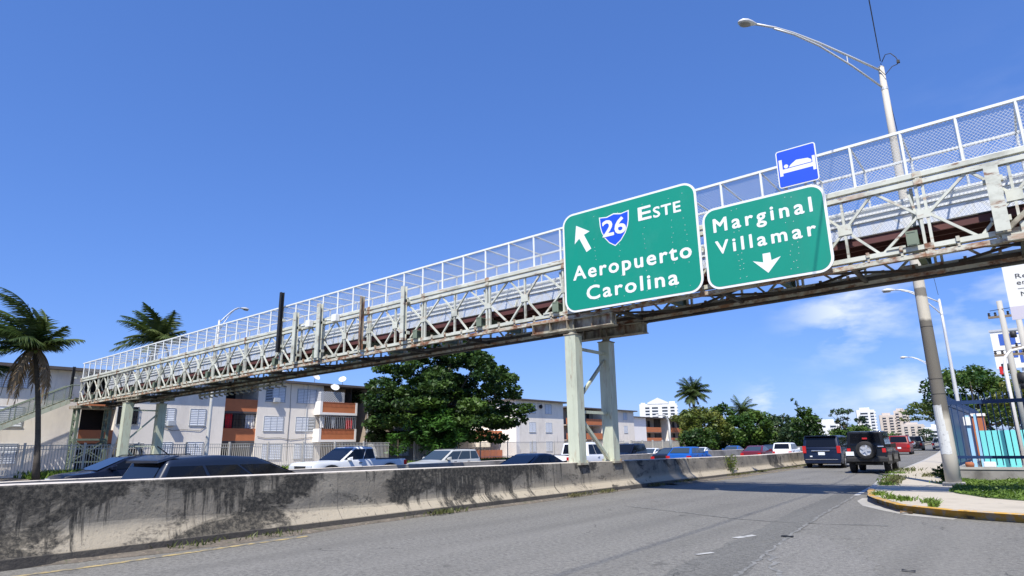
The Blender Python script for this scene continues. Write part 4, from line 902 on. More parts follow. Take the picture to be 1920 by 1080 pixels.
def wallbox(p, x0, x1, y0, y1, z0, z1, m='wall', nm='wall'): b = MB(); b.box(x0, x1, y0, y1, z0, z1); return b.build(nm, M[m], p)
def acunit(p, xf, y, z): b = MB(); b.box(xf, xf + .42, y - .33, y + .33, z - .22, z + .22); b.box(xf + .42, xf + .43, y - .27, y + .27, z - .17, z + .17); b.build('air_conditioner', M['winframe'], p)
def dish(x, y, z, r, label, yaw=0, tilt=40):
    t = thing('satellite_dish', label, 'satellite dish', (x, y, z), R(yaw), group='satellite dishes on the apartment blocks')
    b = MB(); pr = [(r * q * q * .28, r * q) for q in (0.001, .25, .5, .75, 1)]; b.lathe(pr, 'x', (0, 0, 0), 20); b.lathe([(a + .015, c) for a, c in pr], 'x', (0, 0, 0), 20)
    o = b.build('reflector', M['dish'], t, smooth=True); o.location = (0, 0, .55 + r * .5); o.rotation_euler = (0, -R(tilt), 0)
    b = MB(); b.tube([(-.05, 0, 0), (-.05, 0, .55 + r * .5)], .03, 6); b.tube([(0, 0, .5 + r * .3), (r * .9, 0, .75 + r * .75)], .012, 5); b.box(r * .85, r * .98, -.04, .04, .70 + r * .75, .80 + r * .75); b.build('mount', M['winframe'], t)
    return t
# left block
A1 = block('leftmost pale apartment block behind the palms and the stairs, with a dark stairwell', (-63, 14, -.42)); xf = -58.2; zt = 7.62
for (y0, y1) in ((-14, 18.15), (20.6, 29.75)): wallbox(A1, -68, xf, y0, y1, -.42, zt)
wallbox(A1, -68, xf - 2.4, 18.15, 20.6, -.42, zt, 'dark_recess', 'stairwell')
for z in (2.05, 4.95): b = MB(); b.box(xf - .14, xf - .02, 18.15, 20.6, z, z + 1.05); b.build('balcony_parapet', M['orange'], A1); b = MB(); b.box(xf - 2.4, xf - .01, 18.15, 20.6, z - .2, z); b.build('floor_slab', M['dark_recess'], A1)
wallbox(A1, -68.5, xf + .7, -14.5, 30.0, zt, zt + .22, 'roof', 'roof')
for zr in (6.15, 3.35, .7):
    for (y0, y1) in ((1.0, 3.0), (6.6, 8.4), (12.0, 14.4)): window(A1, xf, y0, y1, zr, zr + 1.35)
for zr, row in ((3.6, ((20.75, 22.3, 'bars'), (24.0, 25.3, 'louver'), (26.65, 28.0, 'louver'))), (.72, ((24.1, 25.35, 'louver'), (26.65, 28.05, 'louver'))), (6.4, ((24.0, 25.3, 'louver'), (26.65, 28.0, 'louver')))):
    for y0, y1, st in row: window(A1, xf, y0, y1, zr, zr + 1.38, 2, st, dark=(0,) if y0 < 24.05 and zr > 3 else ())
window(A1, xf, 20.9, 23.0, .9, 2.0, 2, 'bars'); acunit(A1, xf, 25.0, 3.72)
b = MB(); b.tube([(xf + .04, y_, z_) for y_, z_ in ((24.1, 3.45), (25.2, 3.1), (26.2, 3.2), (27.6, 3.1), (28.1, 3.5))], .016, 5); b.build('wall_cable', M['wire'], A1)
# middle block with the balconies
A2 = block('apartment block with two orange and white balconies and washing on the line', (-64, 42, -.42)); xf = -58.9; zt = 7.95
wallbox(A2, -70, xf, 33.4, 40.9, -.42, zt); wallbox(A2, -70, xf - 3.0, 29.75, 33.4, -.42, zt, 'wall_tan', 'rear_wall')
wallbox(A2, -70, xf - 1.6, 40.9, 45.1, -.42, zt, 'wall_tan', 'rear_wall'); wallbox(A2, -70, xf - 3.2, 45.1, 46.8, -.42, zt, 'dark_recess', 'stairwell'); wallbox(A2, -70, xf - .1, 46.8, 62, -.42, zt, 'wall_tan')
wallbox(A2, -70.5, xf + .75, 29.9, 62.4, zt, zt + .22, 'roof', 'roof')
b = MB(); b.box(xf - 3, xf - .6, 44.9, 45.1, -.42, zt); b.build('fin_wall', M['dark_recess'], A2)
for z in (2.22, 4.98):
    b = MB(); b.box(xf - 1.3, xf - .05, 29.8, 33.4, z - .2, z); b.build('floor_slab', M['roof'], A2)
    b = MB(); b.box(xf - .2, xf - .05, 29.8, 33.4, z, z + 1.15); b.build('balcony_parapet', M['orange'], A2)
for z in (.3, 3.3, 5.9):
    b = MB(); b.box(xf - 2.99, xf - 2.95, 30.6, 32.6, z, z + 1.5); b.build('window', M['void'], A2)
b = MB()
for i in range(13): y = 29.9 + i * .285; b.box(xf - .09, xf - .07, y, y + .02, 3.4, 4.75)
for z in (3.6, 4.2, 4.7): b.box(xf - .09, xf - .07, 29.85, 33.35, z, z + .025)
b.build('balcony_bars', M['cloth_dark'], A2)
def cloths(name, label, x, spans, z0, z1, m_, cat='laundry', group=None):
    rj = random.Random(len(label))
    b = MB(); y0, y1 = spans; n = 7; rows = []
    for j in range(6):
        z = z1 + (z0 - z1) * j / 5; rows.append([(x + .05 * math.sin(i * 1.9 + j * .5) * (j / 5), y0 + (y1 - y0) * i / n + rj.uniform(-.02, .02), z + (rj.uniform(-.05, .05) if j == 5 else 0)) for i in range(n + 1)])
    b.grid(rows); b.grid([[(p[0] + .02, p[1], p[2]) for p in r] for r in rows])
    o = b.build(name, M[m_], None, fixn=False); return tag(o, label, cat, group)
cloths('curtain', 'red cloth hung in the recessed left balcony of the middle block', xf - .3, (30.4, 31.05), 3.3, 4.75, 'cloth_red', 'curtain')
cloths('curtain', 'pale sheet hung at the right side of the recessed left balcony', xf - .3, (32.4, 33.3), 3.4, 4.7, 'cloth_white', 'curtain')
for zr in (6.05, 3.18, .45):
    for (y0, y1, dk) in ((34.2, 36.3, (0,) if zr > 5 else ()), (37.75, 39.95, (2,) if 2 < zr < 4 else ())): window(A2, xf, y0, y1, zr, zr + 1.38, 3, dark=dk)
    window(A2, xf - .1, 46.9, 49.4, zr, zr + 1.4, 3); window(A2, xf - .1, 51, 53.4, zr, zr + 1.4, 3)
acunit(A2, xf, 35.25, 6.2)
for pts in ([(36.9, 7.9), (36.95, 5.5), (36.9, 3.0), (36.95, .2)], [(33.6, 2.6), (34.5, 2.45), (36.0, 2.5), (37.2, 2.3), (40.6, 2.6)]):
    b = MB(); b.tube([(xf + .04, y_, z_) for y_, z_ in pts], .018, 5); b.build('wall_cable', M['wire'], A2)
xb = xf + 1.05
for z in (2.05, 4.86):
    b = MB(); b.box(xf - 1.6, xb, 39.85, 44.65, z, z + .24); b.build('balcony_slab', M['wall_white'], A2)
    b = MB(); b.box(xb - .12, xb, 39.85, 40.15, z + .24, z + 1.36); b.box(xb - .12, xb, 44.4, 44.65, z + .24, z + 1.36); b.box(xf - 1.6, xb - .12, 39.85, 39.98, z + .24, z + 1.36); b.build('balcony_wall', M['wall_white'], A2)
    b = MB(); b.box(xb - .09, xb - .03, 40.15, 44.4, z + .24, z + 1.33); b.build('balcony_parapet', M['orange'], A2)
    b = MB()
    for i in range(26): y = 40.2 + i * .163; b.box(xb - .02, xb + .005, y, y + .03, z + .85, z + 1.30)
    b.box(xb - .02, xb + .01, 40.15, 44.4, z + 1.28, z + 1.32); b.build('planter_rail', M['terracotta'], A2)
b = MB(); y = 40; b.quad((xb - .06, 39.9, 6.2), (xb - .06, 42.9, 6.2), (xb - .06, 42.9, 7.3), (xb - .06, 39.9, 7.3)); b.quad((xf - 1, 39.92, 6.2), (xb - .06, 39.92, 6.2), (xb - .06, 39.92, 7.3), (xf - 1, 39.92, 7.3)); b.build('lattice_screen', M['lattice_w'], A2, fixn=False)
b = MB()
for i in range(20): y = 40.0 + i * .24; b.box(xb - .07, xb - .05, y, y + .02, 3.4, 4.8)
b.box(xb - .07, xb - .04, 39.9, 44.6, 4.78, 4.82); b.box(xb - .07, xb - .05, 39.9, 44.6, 4.62, 4.64); b.build('balcony_bars', M['winframe'], A2)
for i, (y0, y1, mm, lb) in enumerate([(40.05, 40.65, 'cloth_white', 'pale curtain bunched at the left end of the lower white balcony'), (40.75, 41.35, 'cloth_dark', 'dark blue shirt, leftmost garment on the washing line'), (41.4, 41.85, 'cloth_grey', 'grey shirt on the washing line beside the dark blue shirt'), (41.95, 42.4, 'cloth_dark', 'patterned dark shirt in the middle of the washing line'),
        (42.5, 43.2, 'cloth_dark', 'wide black garment left of the red clothes on the line'), (43.25, 43.75, 'cloth_red', 'larger red garment on the washing line'), (43.8, 44.1, 'cloth_red', 'narrow red garment at the right of the washing line'), (44.15, 44.55, 'cloth_dark', 'dark towel at the right end of the washing line')]):
    cloths('garment', lb, xb - .15 if i else xb - .35, (y0, y1), 3.42 if i % 2 else 3.5, 4.62, mm, 'laundry', 'washing on the balcony line')
b = MB()
for y in (38.9, 46.9): b.tube([(xf + .06, y, -.4), (xf + .06, y, 7.9)], .03, 5)
b.build('drain_pipe', M['winframe'], A2)
for x, y, z, r, lb, yw in ((xf - .6, 36.2, 8.15, .48, 'satellite dish on the roof edge, leftmost beside the footbridge underside', 20), (xf - .8, 37.7, 8.15, .5, 'grey mesh satellite dish, second on the roof edge', 60), (xf - 1, 40.4, 8.15, .5, 'round white satellite dish alone in the middle of the roof edge', 10), (xf - 1, 44.0, 8.15, .42, 'small satellite dish on the roof above the dark stairwell', -50), (xb - .1, 41.6, 6.95, .46, 'white satellite dish mounted on the upper balcony screen', -20)):
    dish(x, y, z, r, lb, yw)
# right block: gable toward the camera
A3 = block('apartment block right of the big tree with a bright white end wall', (-64, 78, -.42)); xf = -58; zt = 7.85
wallbox(A3, -70, xf, 74.0, 85.4, -.42, zt); wallbox(A3, -74, -66.5, 60, 74.0, -.42, 6.6, 'wall_white')
wallbox(A3, xf - 5.0, xf - .004, 73.2, 74.0, -.42, zt, 'wall_white', 'end_wall')
wallbox(A3, -70.6, xf + .75, 72.6, 86.4, zt, zt + .2, 'roof', 'roof')
for zr in (6.1, 3.3, .5):
    for (y0, y1) in ((76.3, 77.9), (80.5, 82.1)): window(A3, xf, y0, y1, zr, zr + 1.38, 2)
for z in (1.9, 4.7):
    b = MB(); b.box(-66.4, -61.6, 68.6, 73.1, z - 2.6 + .0, z - 2.4); b.build('floor_slab', M['wall_tan'], A3)
for z, y0 in ((2.35, 66.0), (-.35, 66.0)):
    b = MB(); b.box(-66.5, -60.6, y0, y0 + .15, z, z + 1.15); b.box(-60.7, -60.6, y0, 73.1, z, z + 1.15); b.build('balcony_parapet', M['orange'], A3)
    b = MB(); b.box(-66.5, -60.7, y0 + .1, 73.2, z - .2, z + .05); b.build('floor_slab', M['wall_white'], A3)
b = MB(); b.box(-66.0, -65.5, 64.6, 66.0, -.42, 6.2); b.box(-61.0, -60.6, 66.0, 66.4, 3.5, 5.2); b.build('balcony_post', M['wall_white'], A3)
b = MB(); b.box(-63.2, -62.3, 73.17, 73.21, 3.6, 4.5); b.build('window', M['void'], A3)
b = MB(); b.lathe([(0, .01), (.05, .25), (.3, .32), (.32, .01)], 'x', (xf, 79.1, 7.1), 12); b.build('wall_lamp', M['void'], A3)
# two farther blocks
A4 = block('farther apartment block seen through and right of the green pier, with orange balconies', (-72, 108, -.42)); xf = -66; zt = 8.0
wallbox(A4, -78, xf, 111, 124, -.42, zt); wallbox(A4, -78, xf - 2.2, 98, 111, -.42, zt, 'wall_tan', 'rear_wall'); wallbox(A4, -78.5, xf + .7, 97.5, 124.6, zt, zt + .22, 'roof', 'roof')
for z in (2.3, 5.0):
    for (y0, y1) in ((98.2, 103.8), (105, 110.9)):
        b = MB(); b.box(xf - .1, xf, y0, y1, z, z + 1.15); b.build('balcony_parapet', M['orange'], A4); b = MB(); b.box(xf - 2.2, xf - .1, y0, y1, z - .2, z); b.build('floor_slab', M['wall_tan'], A4)
for z in (.3, 3.6, 6.3):
    for y in (99.5, 102.2, 106.4, 109): b = MB(); b.box(xf - 2.2, xf - 2.16, y - .5, y + .5, z, z + 1.3); b.build('window', M['void'], A4)
    for y in (113.5, 119.5): window(A4, xf, y, y + 1.5, z, z + 1.35, 2)
A5 = block('farthest apartment block with three orange balcony columns beside the bushy trees', (-84, 160, -.42)); xf = -80; zt = 8.0
wallbox(A5, -90, xf, 149, 157, -.42, zt, 'wall_white'); wallbox(A5, -90, xf - 2.4, 157, 200, -.42, zt, 'wall_tan', 'rear_wall'); wallbox(A5, -90.5, xf + .7, 148.6, 200.4, zt, zt + .22, 'roof', 'roof')
for (y0, y1) in ((157, 166), (172.5, 182), (187, 197)):
    for z in (1.5, 4.3):
        b = MB(); b.box(xf - .15, xf, y0, y1, z, z + 1.3); b.build('balcony_parapet', M['orange'], A5); b = MB(); b.box(xf - 2.4, xf - .15, y0, y1, z - .2, z); b.build('floor_slab', M['wall_tan'], A5)
    for z in (-.2, 2.9, 5.7):
        for q in (.3, .7): y = y0 + (y1 - y0) * q; b = MB(); b.box(xf - 2.4, xf - 2.36, y - .7, y + .7, z, z + 1.7); b.build('window', M['void'], A5)
for y in (168.5, 184): wallbox(A5, xf - 2.4, xf - 2.2, y - 2, y + 1.5, -.42, zt - .05, 'dark_recess', 'stairwell')
for y in (171.0, 186.0): wallbox(A5, xf - 2.2, xf - .2, y - .6, y + .6, -.42, zt - .02, 'wall', 'pier_wall')
dish(xf + 2, 166, .6, 1.0, 'large pale satellite dish low in front of the farthest block', 0); dish(xf + 2, 191, 2.2, .8, 'white satellite dish by the right balcony column of the farthest block', 0)

# ------------------------------------------------------------------ towers on the skyline
def tower(label, x, y, w, d, z1, yaw, m, cols, name='tower_block', floors=12, gable=False, step=None):
    t = thing(name, label, 'tower block', (x, y, -.5), R(yaw), group='white and tan tower blocks on the skyline')
    b = MB(); b.box(-w / 2, w / 2, -d / 2, d / 2, 0, z1); b.build('tower_body', M[m], t)
    fh = z1 / floors
    for cx, cw in cols:
        b = MB(); b.box(cx - cw / 2, cx + cw / 2, -d / 2 - .25, -d / 2 + .1, fh, z1 - fh * .6); f = b.build('window_band', M['tower_glass'], t)
        b = MB()
        for i in range(1, floors): z = i * fh; b.box(cx - cw / 2 - .1, cx + cw / 2 + .1, -d / 2 - 1.3, -d / 2 - .2, z - fh * .05, z + fh * .36)
        b.build('balcony_slabs', M[m], f)
    b = MB(); b.box(w / 2 - .1, w / 2 + .25, -d * .3, d * .3, fh, z1 - fh * .7); f = b.build('window_band', M['tower_glass'], t); b = MB()
    for i in range(1, floors): z = i * fh; b.box(w / 2 + .1, w / 2 + .9, -d * .32, d * .32, z - fh * .1, z + fh * .4)
    b.build('balcony_slabs', M[m], f)
    if gable:
        b = MB(); b.prism([(-w * .28, z1), (w * .28, z1), (w * .28, z1 + 1.2), (0, z1 + 5.5), (-w * .28, z1 + 1.2)], lambda a, c: (a, -d / 2 - .4, c), lambda a, c: (a, d / 2, c)); b.build('gable_top', M[m], t)
        b = MB(); b.box(w * .30, w * .46, -d * .3, d * .3, z1, z1 + 2.2); b.box(-w * .46, -w * .34, -d * .3, d * .3, z1, z1 + 1.4); b.build('roof_house', M[m], t)
    else: b = MB(); b.box(-w * .3, w * .25, -d * .3, d * .3, z1, z1 + fh * .8); b.build('roof_house', M[m], t)
    return t
tower('white stepped tower with a gabled top above the farthest apartment block', -262, 540, 33, 18, 36, 26, 'tower_white', ((-9.5, 3.6), (-2.8, 5.2), (5.8, 4.6), (12.5, 3.4)), floors=13, gable=True)
tower('bright white tower with balconies, leftmost of the skyline pair on the right', -103, 590, 13, 14, 25.5, 12, 'tower_white', ((-1, 5), (4.6, 2.2)), floors=11)
tower('tan and white tower just right of the bright white tower', -91, 610, 11, 14, 21.5, 10, 'tower_tan', ((-2, 2.2), (2.8, 2.4)), floors=10)
tower('tallest tan tower right of the white tower on the skyline', -82, 620, 10, 14, 25, 8, 'tower_tan', ((-2.5, 2), (2.3, 2)), floors=11)
tower('small tan tower beneath the overhanging tree', -72, 595, 15, 12, 13.2, 8, 'tower_tan', ((-4.5, 2), (0, 2), (4.5, 2)), floors=7)
tower('low white block peeking between the bushy trees', -158, 510, 14, 10, 17, 18, 'tower_white', ((-3, 3), (3, 3)), floors=7)
tower('low white building behind the dark cone shaped tree', -125, 560, 16, 10, 16, 15, 'tower_white', ((-4, 3), (3, 4)), floors=6)
tower('low white building behind the spreading umbrella tree', -112, 470, 14, 10, 10, 12, 'tower_white', ((-3, 3), (3, 3)), floors=5)
tower('long pale low building at the end of the near road', -42, 480, 20, 10, 9, 5, 'tower_white', ((-5, 4), (3, 5)), floors=4)

# ------------------------------------------------------------------ vegetation
def leaf_mesh(name, cen, size, m, nrm=None, aspect=.5, tilt=.9, jitter=.45):
    """many small rhombic leaves, one island each"""
    n = len(cen); cen = np.asarray(cen, float)
    d = RNG.normal(size=(n, 3)); d[:, 2] *= .55; d /= np.linalg.norm(d, axis=1)[:, None]
    nn = RNG.normal(size=(n, 3)) * tilt + np.array([0, 0, 1.0]); 
    s_ = np.cross(nn, d); s_ /= np.linalg.norm(s_, axis=1)[:, None] + 1e-9
    L_ = size * (1 + jitter * RNG.normal(size=(n, 1)).clip(-2, 2)); w = L_ * aspect
    v = np.stack([cen - d * L_ * .5, cen + s_ * w * .5 - d * L_ * .05, cen + d * L_ * .5, cen - s_ * w * .5 - d * L_ * .05], 1).reshape(-1, 3)
    me = bpy.data.meshes.new(name); me.vertices.add(4 * n); me.vertices.foreach_set('co', v.ravel()); me.loops.add(4 * n); me.loops.foreach_set('vertex_index', np.arange(4 * n, dtype=np.int32))
    me.polygons.add(n); me.polygons.foreach_set('loop_start', np.arange(0, 4 * n, 4, dtype=np.int32)); me.polygons.foreach_set('loop_total', np.full(n, 4, np.int32)); me.materials.append(m); me.update(calc_edges=True); return me
def clump_points(c, r, n, shell=.5):
    d = RNG.normal(size=(n, 3)); d /= np.linalg.norm(d, axis=1)[:, None]
    q = (shell + (1 - shell) * RNG.random((n, 1))) ** .7
    return np.asarray(c) + d * q * np.asarray(r)
def tree(label, x, y, z0, height, clumps, size, m, trunk_r=.25, leaves=90, aspect=.5, limbs=8, name='broadleaf_tree', cat='tree', group=None, tilt=.9, th=None):
    """clumps: (dx,dy,dz,rx,ry,rz) relative to the foot"""
    t = thing(name, label, cat, (x, y, z0), 0, group)
    b = MB(); th = th or height * .45
    b.tube([(0, 0, -.1), (.05, .02, th * .4), (-.05, .06, th), (0, 0, height * .72)], [trunk_r * 1.25, trunk_r, trunk_r * .75, trunk_r * .25], 9)
    for i in range(limbs):
        c = clumps[int(i * len(clumps) / limbs)]; z = th * (.6 + .5 * random.random()); b.tube([(0, 0, z * .9), (c[0] * .45, c[1] * .45, z + (c[2] - z) * .35), (c[0] * .9, c[1] * .9, c[2])], [trunk_r * .5, trunk_r * .32, trunk_r * .1], 6)
    b.build('trunk', M['trunk'], t, smooth=True)
    pts = []
    for c in clumps:
        vol = max(.3, (c[3] * c[4] * c[5]) ** (1 / 3)); pts.append(clump_points(c[:3], c[3:], max(8, int(leaves * vol ** 1.6))))
    o = link('crown', leaf_mesh('crown', np.vstack(pts), size, M[m], aspect=aspect, tilt=tilt), t); return t
def blob_clumps(r, z0, z1, n, rs=(.22, .4), flat=.7, seed=1, taper=0.):
    rj = random.Random(seed); out = []; zc, hz = (z0 + z1) / 2, (z1 - z0) / 2
    for i in range(n):
        a = rj.uniform(0, 6.283); u = rj.uniform(-1, 1); q = rj.uniform(.45, 1) ** .5; s_ = math.sqrt(1 - u * u); k = 1 - taper * (u + 1) / 2
        cr = r * rj.uniform(*rs) * (.6 + .4 * k)
        out.append((math.cos(a) * s_ * q * (r - cr * .6) * k, math.sin(a) * s_ * q * (r - cr * .6) * k, zc + u * q * (hz - cr * flat * .5), cr, cr, cr * flat))
    return out
# big tiered almond tree in front of the flats
rj = random.Random(21); cl = []
for z, rad, k in ((2.9, 6.6, 16), (4.3, 8.2, 22), (5.9, 8.6, 24), (7.5, 8.7, 24), (9.0, 7.6, 20), (10.4, 6.2, 16), (11.7, 5.2, 13), (12.9, 4.0, 10), (14.2, 2.6, 7), (15.3, 1.3, 4)):
    off = (rj.uniform(-.5, .5), rj.uniform(-.5, .5))
    for i in range(k):
        a = 6.283 * i / k + rj.uniform(-.25, .25); q = rj.choice((1, .98, .9, .72, .5, .3)) * rj.uniform(.88, 1.12) * rad; cr = rj.uniform(1.25, 2.1) * (.7 + .3 * rad / 9)
        cl.append((off[0] + math.cos(a) * q, off[1] + math.sin(a) * q, z + rj.uniform(-.4, .35) + .05 * q * .4, cr, cr, cr * .42))
tree('large dark tiered broadleaf tree in front of the tan end of the middle block', -52.0, 51.9, -.4, 15, cl, .40, 'leaf_dark', .38, 290, .58, 22)
tree('small bright feathery tree at the foot of the large dark tree', -47.8, 47.2, -.2, 5.9, blob_clumps(3.3, .8, 5.9, 44, (.25, .42), .5, 4), .55, 'leaf_bright', .12, 120, .26, 8, tilt=.6)
tree('low feathery sapling behind the fence at the left foot of the large dark tree', -50.2, 44.0, -.2, 3.4, blob_clumps(1.4, .6, 3.6, 12, (.3, .5), .6, 9), .5, 'leaf_bright', .07, 110, .25, 4, tilt=.6)
G_ = 'trees along the far side of the road corridor'
tree('rounded yellow green tree below the single tall palm', -52.6, 129.7, -.4, 9.2, blob_clumps(5.4, .8, 9.0, 60, (.22, .36), .6, 2), .62, 'leaf_yellow', .3, 62, .5, 8, group=G_)
tree('darker rounded tree peeking up right behind the yellow green tree', -53.0, 141, -.4, 10.2, blob_clumps(3.6, 2.5, 10.2, 34, (.25, .4), .65, 3), .62, 'leaf_mid', .3, 60, .5, 6, group=G_)
tree('broad dark green tree with palm fronds sticking out of its top', -47.6, 142, -.4, 8.9, blob_clumps(5.6, .6, 8.7, 62, (.22, .36), .6, 5), .62, 'leaf_mid', .3, 60, .5, 8, group=G_)
tree('lower dark green tree right of the broad palm topped tree', -44.8, 153, -.4, 8.2, blob_clumps(4.8, .6, 8.0, 48, (.22, .38), .6, 6), .64, 'leaf_cool', .3, 58, .5, 8, group=G_)
tree('pale green tree top rising behind the farthest apartment block', -74.0, 173, -.4, 11.0, blob_clumps(5.8, 6.4, 10.8, 46, (.22, .36), .5, 7), .7, 'leaf_yellow', .3, 50, .5, 8, group=G_)
tree('low dark bush filling the gap under the yellow green tree', -50.6, 122, -.4, 4.6, blob_clumps(4.2, -.2, 4.6, 34, (.24, .4), .7, 41), .55, 'leaf_dark', .15, 62, .5, 5, group=G_)
tree('dark bush between the yellow green tree and the broad palm topped tree', -51.2, 136, -.4, 5.6, blob_clumps(4.4, -.2, 5.6, 36, (.24, .4), .7, 42), .55, 'leaf_mid', .15, 62, .5, 5, group=G_)
tree('low dark bush at the foot of the broad palm topped tree', -48.8, 149, -.4, 4.8, blob_clumps(5.0, -.2, 4.8, 36, (.24, .4), .7, 43), .55, 'leaf_dark', .15, 60, .5, 5, group=G_)
tree('dark bush left of the loose bushy tree', -43.5, 160, -.4, 5.4, blob_clumps(4.6, -.2, 5.4, 34, (.24, .4), .7, 44), .6, 'leaf_mid', .15, 58, .5, 5, group=G_)
tree('pointed dark tree right behind the navy minivan', -29.6, 117, -.4, 7.9, blob_clumps(3.5, -.1, 7.7, 52, (.24, .4), .75, 8, .55) + [(-.9, -.5, 7.4, .5, .5, .6), (-1.1, -.6, 8.2, .3, .3, .35), (-1.5, -.8, 8.8, .35, .35, .22)], .52, 'leaf_dark', .25, 80, .5, 8, group=G_)
tree('low loose bushy tree left of the pointed dark tree', -38.8, 145, -.4, 5.2, blob_clumps(3.9, .2, 5.2, 36, (.24, .4), .7, 10), .6, 'leaf_cool', .2, 60, .5, 6, group=G_)
um = [(math.cos(a) * 1.6 + .3 * math.sin(3 * a), math.sin(a) * 1.6, 8.3 + .3 * math.sin(2 * a), .95, .95, .35) for a in [i * .785 for i in range(8)]] + [(-2.4, -1, 7.6, .5, .5, .25), (0, 0, 8.8, .8, .8, .3)]
tree('thin umbrella shaped tree with layered top behind the minivan and the off road vehicle', -33.8, 166, -.4, 9, um + blob_clumps(2.0, 4.6, 7.2, 12, (.3, .45), .5, 11), .55, 'leaf_cool', .22, 70, .45, 8, group=G_, th=5)
tree('wide low bushy tree under the thin umbrella shaped tree', -33.0, 168, -.4, 6, blob_clumps(4.8, -.2, 5.6, 44, (.22, .38), .7, 12), .62, 'leaf_mid', .2, 55, .5, 6, group=G_)
tree('narrow dark tree in front of the bright white skyline tower', -31.2, 173, -.4, 8.4, blob_clumps(1.9, 2, 8.3, 18, (.3, .5), .7, 13, .3), .55, 'leaf_cool', .18, 70, .45, 5, group=G_)
tree('small bushy tree below the tan skyline towers', -31.5, 198, -.4, 4.4, blob_clumps(4.2, -.2, 4.2, 26, (.25, .4), .7, 14), .6, 'leaf_mid', .2, 55, .5, 5, group=G_)
tree('faint small tree at the far end of the near road', -23.4, 219, -.4, 4.6, blob_clumps(2.9, 0, 4.8, 20, (.3, .45), .7, 15), .55, 'leaf_cool', .2, 55, .5, 5, group=G_)
tree('dark low tree right of the far bushy tree by the road', -18.0, 222, -.4, 3.4, blob_clumps(3.0, -.1, 3.2, 16, (.3, .45), .7, 16), .55, 'leaf_cool', .2, 55, .5, 5, group=G_)
# right hand side
fl = []
rj = random.Random(5)
for i in range(64):
    a = rj.uniform(0, 6.283); q = rj.uniform(.2, 1) ** .6 * 6.6; zz = 8.1 - .045 * q * q + rj.uniform(-1.4, .9); cr = rj.uniform(.8, 1.35); fl.append((math.cos(a) * q, math.sin(a) * q, zz - 1.3, cr, cr, cr * .30))
tree('spreading flat topped tree overhanging the far lanes left of the concrete lamp post', -7.4, 106, .1, 8, fl, .45, 'leaf_yellow', .28, 110, .35, 14, th=4.5)
tree('dense green tree behind the blue fence and the turquoise wall', -4.8, 96, .1, 10.4, blob_clumps(5.6, 1.2, 10.6, 74, (.2, .34), .55, 18), .52, 'leaf_mid', .3, 80, .42, 10)
tree('yellowish green tree at the right edge behind the utility poles', 2.2, 84, .1, 9.2, blob_clumps(5.2, 1.4, 9.2, 60, (.2, .34), .55, 19), .52, 'leaf_yellow', .3, 75, .42, 10)
# palms
def frond(L_, az, el, droop, wind, w=.75, n=13, dead=False):
    """rachis as a curve, leaflets hanging from both sides"""
    b = MB(); p = Vector((0, 0, 0)); d = Vector((math.cos(az) * math.cos(el), math.sin(az) * math.cos(el), math.sin(el))); pts = [p.copy()]; st = L_ / n
    wv = Vector(wind)
    for i in range(n):
        d = (d + Vector((0, 0, -droop)) * (.35 + i / n) + wv * (.4 + i / n * .9)).normalized(); p = p + d * st; pts.append(p.copy())
    b.tube(pts, [.05 * (1 - i / (n + 1)) + .008 for i in range(n + 1)], 4)
    for i in range(1, n + 1):
        q0 = pts[i]; d = (pts[i] - pts[i - 1]).normalized(); side = d.cross(Vector((0, 0, 1)))
        if side.length < .1: side = Vector((1, 0, 0))
        side.normalize(); ln = 1.25 * w * math.sin(math.pi * min(1, (i / n) * .86 + .13)) ** .7 + .12
        for s_ in (-1, 1):
            for k in range(3):
                q = pts[i - 1].lerp(pts[i], k / 3); v = (side * s_ * .75 + d * .75 + Vector((0, 0, -.45)) + wv * 2.4 + Vector((random.uniform(-.12, .12), random.uniform(-.12, .12), random.uniform(-.2, .1)))).normalized() * ln * random.uniform(.8, 1.1)
                e = d * .055; b.quad(q - e, q + e, q + v * .6 + e * .8 + Vector((0, 0, -.02)), q + v + Vector((0, 0, -.1 * ln)), q + v * .6 - e * .6)
    return b
def palm(label, foot, top, r, nf, L_, wind, dead=5, seed=1, elev=(-.25, 1.25), group='coconut palms', azr=None, trunk=True, w=.75):
    rs = random.Random(seed); random.seed(seed); foot, top = Vector(foot), Vector(top)
    t = thing('palm_tree', label, 'palm tree', foot, 0, group); v = top - foot
    if trunk:
        b = MB(); b.tube([Vector((0, 0, -.1))] + [v * q + Vector((0, 0, 0)) + Vector((v.x, v.y, 0)) * (q * q - q) * .5 for q in (.15, .3, .5, .7, .85, 1)], [r * 1.5, r * 1.15, r, r * .95, r * .9, r * .85, r * .9], 10); b.build('trunk', M['palmtrunk'], t, smooth=True)
    for i in range(nf):
        az = 6.283 * i * .618 + rs.uniform(-.25, .25); el = elev[0] + (elev[1] - elev[0]) * ((i * .5698 + .3) % 1)
        k_s = (.62 if math.sin(az) > .25 else 1.0) if abs(wind[1]) > .03 else 1.0; el = max(el, .35) if k_s < 1 else el
        o = frond(L_ * k_s * rs.uniform(.8, 1.12), az, el, .10, wind, w=w * (.6 + .4 * k_s)).build('frond', M['palmleaf'], t, fixn=False); o.location = v
    for i in range(dead):
        az = rs.uniform(0, 6.283); o = frond(L_ * rs.uniform(.7, .95), az, -.55, .38, (wind[0] * .25, wind[1] * .25, 0), w=.45).build('dead_frond', M['deadfrond'], t, fixn=False); o.location = v
    if trunk:
        b = MB()
        for i in range(7): a = i * .9; c = v + Vector((math.cos(a) * .3, math.sin(a) * .3, -.35 - .1 * (i % 3))); b.lathe([(-.13, .01), (-.08, .1), (0, .13), (.09, .1), (.14, .01)], 'z', tuple(c), 8)
        b.build('coconuts', M['leaf_yellow'], t, smooth=True)
    return t
